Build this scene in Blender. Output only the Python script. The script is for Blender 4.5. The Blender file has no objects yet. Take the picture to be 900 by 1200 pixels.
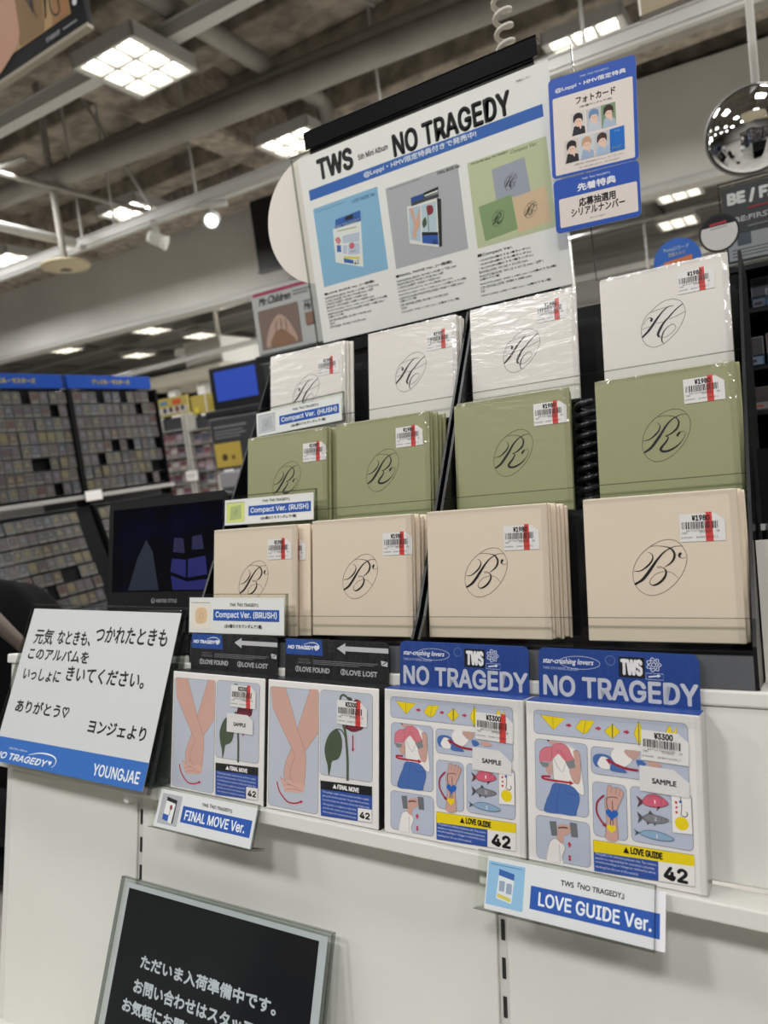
import bpy, bmesh, math, random, os
from mathutils import Matrix, Vector, Euler
random.seed(7)
SC = bpy.context.scene
COL = SC.collection
R = math.radians
H = 1.30                                   # camera height above the shop floor

# ---------------------------------------------------------------- camera, world, lights, exposure
cam = bpy.data.cameras.new('camera')
cam_o = bpy.data.objects.new('camera', cam)
COL.objects.link(cam_o)
cam.sensor_fit = 'VERTICAL'
cam.sensor_height = 36.0
cam.lens = 850.0 / 1200.0 * 36.0
cam.clip_start = 0.02
cam.clip_end = 100
right = Vector((0.86068571, 0.49225694, -0.13001238))
up = -Vector((-0.06826128, -0.14148437, -0.98758421))
back = -Vector((-0.5045399, 0.85887443, -0.08817148))
cam_o.matrix_world = Matrix(((right.x, up.x, back.x, 0), (right.y, up.y, back.y, 0), (right.z, up.z, back.z, H), (0, 0, 0, 1)))
cam.dof.use_dof = True
cam.dof.focus_distance = 0.74
cam.dof.aperture_fstop = 6.7
SC.camera = cam_o

SC.view_settings.view_transform = 'Standard'
SC.view_settings.look = 'None'
SC.view_settings.exposure = -0.36
SC.view_settings.gamma = 1.0
SC.view_settings.use_curve_mapping = False
try:
    SC.cycles.use_denoising = True
    SC.cycles.denoiser = 'OPENIMAGEDENOISE'
    SC.cycles.max_bounces = 8
    SC.cycles.transparent_max_bounces = 24
    SC.cycles.caustics_reflective = False
    SC.cycles.caustics_refractive = False
    SC.cycles.sample_clamp_indirect = 4.0
except Exception:
    pass

world = bpy.data.worlds.new('shop_air')
SC.world = world
world.use_nodes = True
world.node_tree.nodes['Background'].inputs[0].default_value = (0.92, 0.95, 1.0, 1)
world.node_tree.nodes['Background'].inputs[1].default_value = 0.02

def area_light(name, loc, size, power, color=(1.0, 0.985, 0.965)):
    l = bpy.data.lights.new(name, 'AREA')
    l.shape = 'SQUARE'
    l.size = size
    l.energy = power
    l.color = color
    o = bpy.data.objects.new(name, l)
    o.location = loc
    COL.objects.link(o)
    return o

# the shop's ceiling panels over and behind the photographer, plus added rear fill lights (the panels in view are modelled further down)
for y, row in ((-2.15, ((-6.6, 50), (-4.2, 74), (-1.8, 100), (0.6, 100), (3.0, 66))), (0.0, ((-6.6, 26), (-4.2, 24), (-1.8, 22), (0.6, 20), (3.0, 26))), (2.15, ((-6.6, 36), (-4.2, 28), (-1.8, 26), (0.6, 26), (3.0, 30))),
               (4.4, ((-9.0, 100), (-6.6, 70), (-1.8, 70), (0.6, 70), (3.0, 80))), (6.6, ((-11.5, 190), (-7.9, 190), (-2.8, 170), (0.6, 170), (3.2, 170))),  # rows from here on are added lights that brighten the rear and ceiling
               (11.5, ((-7.4, 150), (-13.4, 150), (-3.0, 150), (1.5, 150))), (15.5, ((-8.0, 150), (-14.0, 150), (-2.0, 150)))):
    for x, w in row:
        area_light('ceiling_panel_or_fill_light', (x, y, H + 3.06), 0.6, w)

# ---------------------------------------------------------------- materials
def lin(h):
    h = h.lstrip('#')
    if len(h) == 3:
        h = ''.join(c * 2 for c in h)
    v = [int(h[i:i + 2], 16) / 255 for i in (0, 2, 4)]
    return tuple(c / 12.92 if c <= .04045 else ((c + .055) / 1.055) ** 2.4 for c in v) + (1.0,)

_M = {}
def mat(hexc, rough=0.55, metal=0.0, coat=0.0, spec=0.5):
    k = (hexc, rough, metal, coat, spec)
    if k not in _M:
        m = bpy.data.materials.new('paint_' + hexc.strip('#'))
        m.use_nodes = True
        b = m.node_tree.nodes['Principled BSDF']
        b.inputs['Base Color'].default_value = lin(hexc)
        b.inputs['Roughness'].default_value = rough
        b.inputs['Metallic'].default_value = metal
        b.inputs['Specular IOR Level'].default_value = spec
        b.inputs['Coat Weight'].default_value = coat
        b.inputs['Coat Roughness'].default_value = 0.08
        _M[k] = m
    return _M[k]

def ink(hexc):
    return mat(hexc, 0.5, 0, 0, 0.3)

def noisy(name, c1, c2, scale=6, rough=0.8, bump=0.3, detail=8, dist=0.02, stretch=(1, 1, 1), spec=0.3):
    m = bpy.data.materials.new(name)
    m.use_nodes = True
    nt = m.node_tree
    b = nt.nodes['Principled BSDF']
    tc = nt.nodes.new('ShaderNodeTexCoord')
    mp = nt.nodes.new('ShaderNodeMapping')
    mp.inputs['Scale'].default_value = stretch
    n = nt.nodes.new('ShaderNodeTexNoise')
    n.inputs['Scale'].default_value = scale
    n.inputs['Detail'].default_value = detail
    r = nt.nodes.new('ShaderNodeValToRGB')
    r.color_ramp.elements[0].color = lin(c1)
    r.color_ramp.elements[1].color = lin(c2)
    r.color_ramp.elements[0].position = 0.35
    r.color_ramp.elements[1].position = 0.65
    bp = nt.nodes.new('ShaderNodeBump')
    bp.inputs['Strength'].default_value = bump
    bp.inputs['Distance'].default_value = dist
    nt.links.new(tc.outputs['Object'], mp.inputs['Vector'])
    nt.links.new(mp.outputs[0], n.inputs['Vector'])
    nt.links.new(n.outputs['Fac'], r.inputs[0])
    nt.links.new(r.outputs[0], b.inputs['Base Color'])
    nt.links.new(n.outputs['Fac'], bp.inputs['Height'])
    nt.links.new(bp.outputs[0], b.inputs['Normal'])
    b.inputs['Roughness'].default_value = rough
    b.inputs['Specular IOR Level'].default_value = spec
    return m

def emit(name, hexc, strength, base=None):
    m = bpy.data.materials.new(name)
    m.use_nodes = True
    b = m.node_tree.nodes['Principled BSDF']
    b.inputs['Base Color'].default_value = lin(base or hexc)
    b.inputs['Emission Color'].default_value = lin(hexc)
    b.inputs['Emission Strength'].default_value = strength
    return m

def clear(name, tint, rough, ior=1.45, bump=None, gain=1.0):
    """thin clear sheet: see-through, with a fresnel shine"""
    m = bpy.data.materials.new(name)
    m.use_nodes = True
    nt = m.node_tree
    nt.nodes.remove(nt.nodes['Principled BSDF'])
    out = nt.nodes['Material Output']
    t = nt.nodes.new('ShaderNodeBsdfTransparent')
    t.inputs[0].default_value = lin(tint)
    g = nt.nodes.new('ShaderNodeBsdfGlossy')
    g.inputs['Roughness'].default_value = rough
    # shine: only on the outer side of the sheet; F = f0 + (1-f0) * (1-cos)^5
    f0 = ((ior - 1) / (ior + 1)) ** 2
    lw = nt.nodes.new('ShaderNodeLayerWeight')
    lw.inputs['Blend'].default_value = 0.5
    pw = nt.nodes.new('ShaderNodeMath'); pw.operation = 'POWER'; pw.inputs[1].default_value = 5.0
    sc = nt.nodes.new('ShaderNodeMath'); sc.operation = 'MULTIPLY_ADD'; sc.inputs[1].default_value = 1 - f0; sc.inputs[2].default_value = f0 * gain
    geo = nt.nodes.new('ShaderNodeNewGeometry')
    inv = nt.nodes.new('ShaderNodeMath'); inv.operation = 'SUBTRACT'; inv.inputs[0].default_value = 1.0
    mul = nt.nodes.new('ShaderNodeMath'); mul.operation = 'MULTIPLY'; mul.use_clamp = True
    nt.links.new(lw.outputs['Facing'], pw.inputs[0])
    nt.links.new(pw.outputs[0], sc.inputs[0])
    nt.links.new(geo.outputs['Backfacing'], inv.inputs[1])
    nt.links.new(sc.outputs[0], mul.inputs[0])
    nt.links.new(inv.outputs[0], mul.inputs[1])
    mx = nt.nodes.new('ShaderNodeMixShader')
    nt.links.new(mul.outputs[0], mx.inputs[0])
    nt.links.new(t.outputs[0], mx.inputs[1])
    nt.links.new(g.outputs[0], mx.inputs[2])
    nt.links.new(mx.outputs[0], out.inputs['Surface'])
    if bump:
        scale, stretch, strength, dist = bump
        tc = nt.nodes.new('ShaderNodeTexCoord')
        mp = nt.nodes.new('ShaderNodeMapping')
        mp.inputs['Scale'].default_value = stretch
        mp.inputs['Rotation'].default_value = (0, R(12), 0)
        n = nt.nodes.new('ShaderNodeTexNoise')
        n.inputs['Scale'].default_value = scale
        n.inputs['Detail'].default_value = 4
        n.inputs['Distortion'].default_value = 1.2
        bp = nt.nodes.new('ShaderNodeBump')
        bp.inputs['Strength'].default_value = strength
        bp.inputs['Distance'].default_value = dist
        nt.links.new(tc.outputs['Object'], mp.inputs['Vector'])
        nt.links.new(mp.outputs[0], n.inputs['Vector'])
        nt.links.new(n.outputs['Fac'], bp.inputs['Height'])
        nt.links.new(bp.outputs[0], g.inputs['Normal'])
    return m

ACRYL = clear('clear_acrylic', '#fdfefd', 0.04, 1.4)
EDGE = clear('acrylic_edge', '#d3d6d4', 0.2, 1.6)
FILM = clear('shrink_film', '#fefefe', 0.2, 1.38, (26, (1, 1, 4), 0.15, 0.004), 2.0)
CRINKLE = clear('crinkled_film', '#fefefe', 0.12, 1.4, (46, (1, 1, .35), 1.0, 0.006), 2.2)
BLACK = mat('#121315', 0.32)
BLACK_MATT = mat('#0b0c0d', 0.75, 0, 0, 0.15)
BLACK_GLOSS = mat('#1b1c1e', 0.12)
WHITE_METAL = noisy('white_painted_steel', '#d2d2cc', '#d8d8d2', 3, 0.45, 0.02)
PAPER = mat('#e9e8e6', 0.6)
WHITE = mat('#e6e5e2', 0.5)
DARKGREY = mat('#3a3b3e', 0.5)
GREY = mat('#8c8c88', 0.5)

# ---------------------------------------------------------------- mesh building
FONT_DIR = os.path.join(bpy.utils.system_resource('DATAFILES'), 'fonts')
try:
    SANS = bpy.data.fonts.load(os.path.join(FONT_DIR, 'Inter.woff2'))
except Exception:
    SANS = None
_T = {}
def text_shape(s, font, shear):
    k = (s, font, shear)
    if k not in _T:
        c = bpy.data.curves.new('lettering', 'FONT')
        c.body = s
        c.resolution_u = 3 if len(s) < 20 else 2
        c.fill_mode = 'FRONT'
        c.shear = shear
        if font == 'i' and SANS:
            c.font = SANS
        o = bpy.data.objects.new('lettering', c)
        me = bpy.data.meshes.new_from_object(o)
        vs = [(v.co.x, v.co.y) for v in me.vertices]
        fs = [tuple(p.vertices) for p in me.polygons]
        bpy.data.objects.remove(o)
        bpy.data.curves.remove(c)
        bpy.data.meshes.remove(me)
        x0 = min(v[0] for v in vs); x1 = max(v[0] for v in vs)
        y0 = min(v[1] for v in vs); y1 = max(v[1] for v in vs)
        _T[k] = ([((x - x0) / (x1 - x0), (y - y0) / max(1e-6, y1 - y0)) for x, y in vs], fs, (y1 - y0) / (x1 - x0))
    return _T[k]

def smooth_pts(p, closed=False, n=6):
    out = []
    N = len(p)
    rng = range(N) if closed else range(N - 1)
    for i in rng:
        if closed:
            a, b, c, d = p[i - 1], p[i], p[(i + 1) % N], p[(i + 2) % N]
        else:
            a, b, c, d = p[max(i - 1, 0)], p[i], p[i + 1], p[min(i + 2, N - 1)]
        for k in range(n):
            t = k / n
            out.append(tuple(0.5 * (2 * b[j] + (c[j] - a[j]) * t + (2 * a[j] - 5 * b[j] + 4 * c[j] - d[j]) * t * t
                                    + (3 * b[j] - a[j] - 3 * c[j] + d[j]) * t ** 3) for j in range(2)))
    if not closed:
        out.append(p[-1])
    return out

def rounded(x, y, w, h, r, n=5):
    if r <= 0:
        return [(x, y), (x + w, y), (x + w, y + h), (x, y + h)]
    r = min(r, w / 2, h / 2)
    out = []
    for cx, cy, a in ((x + w - r, y + r, -90), (x + w - r, y + h - r, 0), (x + r, y + h - r, 90), (x + r, y + r, 180)):
        for k in range(n + 1):
            t = R(a + 90 * k / n)
            out.append((cx + r * math.cos(t), cy + r * math.sin(t)))
    return out

class Mesh:
    """collects shapes and links them as ONE mesh object"""
    def __init__(s):
        s.v, s.f, s.m, s.mats, s.sm = [], [], [], [], []
    def mi(s, m):
        if m not in s.mats:
            s.mats.append(m)
        return s.mats.index(m)
    def add(s, vs, fs, m, smooth=False):
        o = len(s.v)
        s.v += [tuple(v) for v in vs]
        k = s.mi(m)
        for f in fs:
            s.f.append(tuple(i + o for i in f)); s.m.append(k); s.sm.append(smooth)
        return s
    def box(s, x0, x1, y0, y1, z0, z1, m, b=0.0, M=None):
        if b > 0:
            bm = bmesh.new()
            bmesh.ops.create_cube(bm, size=1)
            for v in bm.verts:
                v.co = Vector(((x0 + x1) / 2 + v.co.x * (x1 - x0), (y0 + y1) / 2 + v.co.y * (y1 - y0), (z0 + z1) / 2 + v.co.z * (z1 - z0)))
            bmesh.ops.bevel(bm, geom=bm.edges[:], offset=b, segments=2, affect='EDGES', profile=0.5)
            bm.verts.index_update()
            vs = [v.co.copy() for v in bm.verts]; fs = [tuple(v.index for v in f.verts) for f in bm.faces]
            bm.free()
        else:
            vs = [Vector(p) for p in ((x0, y0, z0), (x1, y0, z0), (x1, y1, z0), (x0, y1, z0), (x0, y0, z1), (x1, y0, z1), (x1, y1, z1), (x0, y1, z1))]
            fs = [(0, 3, 2, 1), (4, 5, 6, 7), (0, 1, 5, 4), (1, 2, 6, 5), (2, 3, 7, 6), (3, 0, 4, 7)]
        if M:
            vs = [M @ v for v in vs]
        return s.add(vs, fs, m)
    def prism(s, pts, h0, h1, m, axis='y', edge=None):
        """polygon extruded: axis y -> pts are (x,z); axis x -> (y,z); axis z -> (x,y)"""
        def P(p, h):
            return (p[0], h, p[1]) if axis == 'y' else (h, p[0], p[1]) if axis == 'x' else (p[0], p[1], h)
        n = len(pts)
        vs = [P(p, h0) for p in pts] + [P(p, h1) for p in pts]
        s.add(vs, [tuple(range(n)), tuple(reversed(range(n, 2 * n)))], m)
        o = len(s.v)
        s.add(vs, [(i, i + n, (i + 1) % n + n, (i + 1) % n) for i in range(n)], edge or m)
        return s
    def tube(s, pts, r, m, n=10, caps=True):
        pts = [Vector(p) for p in pts]
        rings = []
        prev = None
        for i, p in enumerate(pts):
            t = (pts[min(i + 1, len(pts) - 1)] - pts[max(i - 1, 0)]).normalized()
            if prev is None:
                a = t.orthogonal().normalized()
            else:
                a = (prev - t * prev.dot(t)).normalized()
            prev = a
            b = t.cross(a)
            rr = r[i] if isinstance(r, (list, tuple)) else r
            rings.append([p + (a * math.cos(2 * math.pi * k / n) + b * math.sin(2 * math.pi * k / n)) * rr for k in range(n)])
        vs = [v for ring in rings for v in ring]
        fs = [(i * n + k, i * n + (k + 1) % n, (i + 1) * n + (k + 1) % n, (i + 1) * n + k) for i in range(len(pts) - 1) for k in range(n)]
        s.add(vs, fs, m, True)
        if caps:
            s.add(rings[0], [tuple(reversed(range(n)))], m)
            s.add(rings[-1], [tuple(range(n))], m)
        return s
    def lathe(s, prof, m, n=32, M=None, smooth=True):
        """profile of (radius, height) about z"""
        vs = [Vector((r * math.cos(2 * math.pi * k / n), r * math.sin(2 * math.pi * k / n), h)) for r, h in prof for k in range(n)]
        if M:
            vs = [M @ v for v in vs]
        fs = [(i * n + k, i * n + (k + 1) % n, (i + 1) * n + (k + 1) % n, (i + 1) * n + k) for i in range(len(prof) - 1) for k in range(n)]
        return s.add(vs, fs, m, smooth)
    # ---- printed graphics, on the plane y = const, facing -y; units mm
    def flat(s, pts, m, y, ox, oz, k=0.001):
        area = sum(pts[i][0] * pts[(i + 1) % len(pts)][1] - pts[(i + 1) % len(pts)][0] * pts[i][1] for i in range(len(pts)))
        if area < 0:
            pts = pts[::-1]
        return s.add([(ox + p[0] * k, y, oz + p[1] * k) for p in pts], [tuple(range(len(pts)))], m)
    def stroke(s, pts, w, m, y, ox, oz, k=0.001):
        n = len(pts)
        vs = []
        for i, p in enumerate(pts):
            a, b = pts[max(i - 1, 0)], pts[min(i + 1, n - 1)]
            dx, dz = b[0] - a[0], b[1] - a[1]
            L = math.hypot(dx, dz) or 1
            ww = (w[i] if isinstance(w, list) else w) / 2
            nx, nz = -dz / L * ww, dx / L * ww
            vs += [(ox + (p[0] + nx) * k, y, oz + (p[1] + nz) * k), (ox + (p[0] - nx) * k, y, oz + (p[1] - nz) * k)]
        return s.add(vs, [(2 * i + 1, 2 * i + 3, 2 * i + 2, 2 * i) for i in range(n - 1)], m)
    def art(s, spec, y, ox=0, oz=0, dz=1e-5, k=0.001):
        for j, it in enumerate(spec):
            yy = y - (j + 1) * dz
            t, c = it[0], ink(it[1]) if it[0] != 'T' else ink(it[2])
            if t == 'P':
                s.flat(it[2], c, yy, ox, oz, k)
            elif t == 'B':
                s.flat(smooth_pts(it[2], True, 4), c, yy, ox, oz, k)
            elif t == 'L':
                s.stroke(smooth_pts(it[3], False, 4) if len(it[3]) > 2 and it[3][0] != it[3][-1] or len(it[3]) > 6 else it[3], it[2], c, yy, ox, oz, k)
            elif t == 'O':
                q = smooth_pts(it[3], True, 5)
                s.stroke(q + [q[0]], it[2], c, yy, ox, oz, k)
            elif t == 'V':
                q = smooth_pts(it[3], False, 7)
                ws = it[2]
                w = []
                for i in range(len(q)):
                    f = i / (len(q) - 1) * (len(ws) - 1)
                    a = min(int(f), len(ws) - 2)
                    w.append((ws[a] + (ws[a + 1] - ws[a]) * (f - a)) * 1.0)
                s.stroke(q, w, c, yy, ox, oz, k)
            elif t == 'R':
                _, _, x, z, w, h, r = it[:7]
                q = rounded(x, z, w, h, r)
                s.flat(q, c, yy, ox, oz, k)
                if len(it) > 7:
                    s.stroke(q + [q[0]], 0.3, ink(it[7]), yy - dz * .5, ox, oz, k)
            elif t == 'C':
                s.flat([(it[2] + it[4] * math.cos(a * math.pi / 12), it[3] + it[4] * math.sin(a * math.pi / 12)) for a in range(24)], c, yy, ox, oz, k)
            elif t == 'H':
                x, z, r = it[2:5]
                s.flat([(x + r * 1.0 * 0.0625 * 16 * math.sin(a) ** 3, z + r * 0.0625 * (13 * math.cos(a) - 5 * math.cos(2 * a) - 2 * math.cos(3 * a) - math.cos(4 * a)))
                        for a in [i * math.pi / 15 for i in range(30)]], c, yy, ox, oz, k)
            elif t == 'A':
                w, p, q = it[2:5]
                dx, dy = q[0] - p[0], q[1] - p[1]
                L = math.hypot(dx, dy); dx /= L; dy /= L
                hl = min(L * .6, 2.2 * w)
                e = (q[0] - dx * hl, q[1] - dy * hl)
                nx, ny = -dy, dx
                s.flat([(p[0] + nx * w / 2, p[1] + ny * w / 2), (e[0] + nx * w / 2, e[1] + ny * w / 2), (e[0] + nx * w * 1.25, e[1] + ny * w * 1.25), q,
                        (e[0] - nx * w * 1.25, e[1] - ny * w * 1.25), (e[0] - nx * w / 2, e[1] - ny * w / 2), (p[0] - nx * w / 2, p[1] - ny * w / 2)], c, yy, ox, oz, k)
            elif t == 'T':
                _, txt, _, x, z, w, h, bold, font = it[:9]
                vs, fs, asp = text_shape(txt, font, it[9] if len(it) > 9 else 0.0)
                if not h:
                    h = w * asp
                rb = (0.0 if h < 3 else min(bold * 0.5, ((0.04 if h > 8 else 0.025) if any(ord(q) > 0x2fff for q in txt) else 0.065) * h)) if bold < 2.5 else bold * .5
                offs = [(0, 0)] if rb < 0.02 else [(rb * math.cos(a * math.pi / 3 + .5), rb * math.sin(a * math.pi / 3 + .5)) for a in range(6)]
                for q, (bx, bz) in enumerate(offs):
                    s.add([(ox + (x + rb + u * (w - 2 * rb) + bx) * k, yy - q * 1e-7, oz + (z + rb + v * (h - 2 * rb) + bz) * k) for u, v in vs], fs, c)
        return s
    def build(s, name, parent=None, M=None):
        me = bpy.data.meshes.new(name)
        me.from_pydata(s.v, [], s.f)
        for m in s.mats:
            me.materials.append(m)
        me.polygons.foreach_set('material_index', s.m)
        me.polygons.foreach_set('use_smooth', s.sm)
        me.update()
        o = bpy.data.objects.new(name, me)
        COL.objects.link(o)
        if parent:
            o.parent = parent
        if M is not None:
            if parent:
                o.matrix_local = M
            else:
                o.matrix_world = M
        return o

def tag(o, label, cat, group=None, kind=None):
    o['label'] = label
    o['category'] = cat
    if group:
        o['group'] = group
    if kind:
        o['kind'] = kind
    return o

def structure(o, label=None):
    o['kind'] = 'structure'
    if label:
        o['label'] = label
    return o

def thing(name, label, cat, M=None, group=None):
    o = bpy.data.objects.new(name, None)
    o.empty_display_size = 0.02
    COL.objects.link(o)
    if M is not None:
        o.matrix_world = M
    return tag(o, label, cat, group)

def copy_tree(o, parent=None):
    c = o.copy()
    COL.objects.link(c)
    if parent:
        c.parent = parent
    for ch in list(o.children):
        copy_tree(ch, c)
    return c

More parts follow.
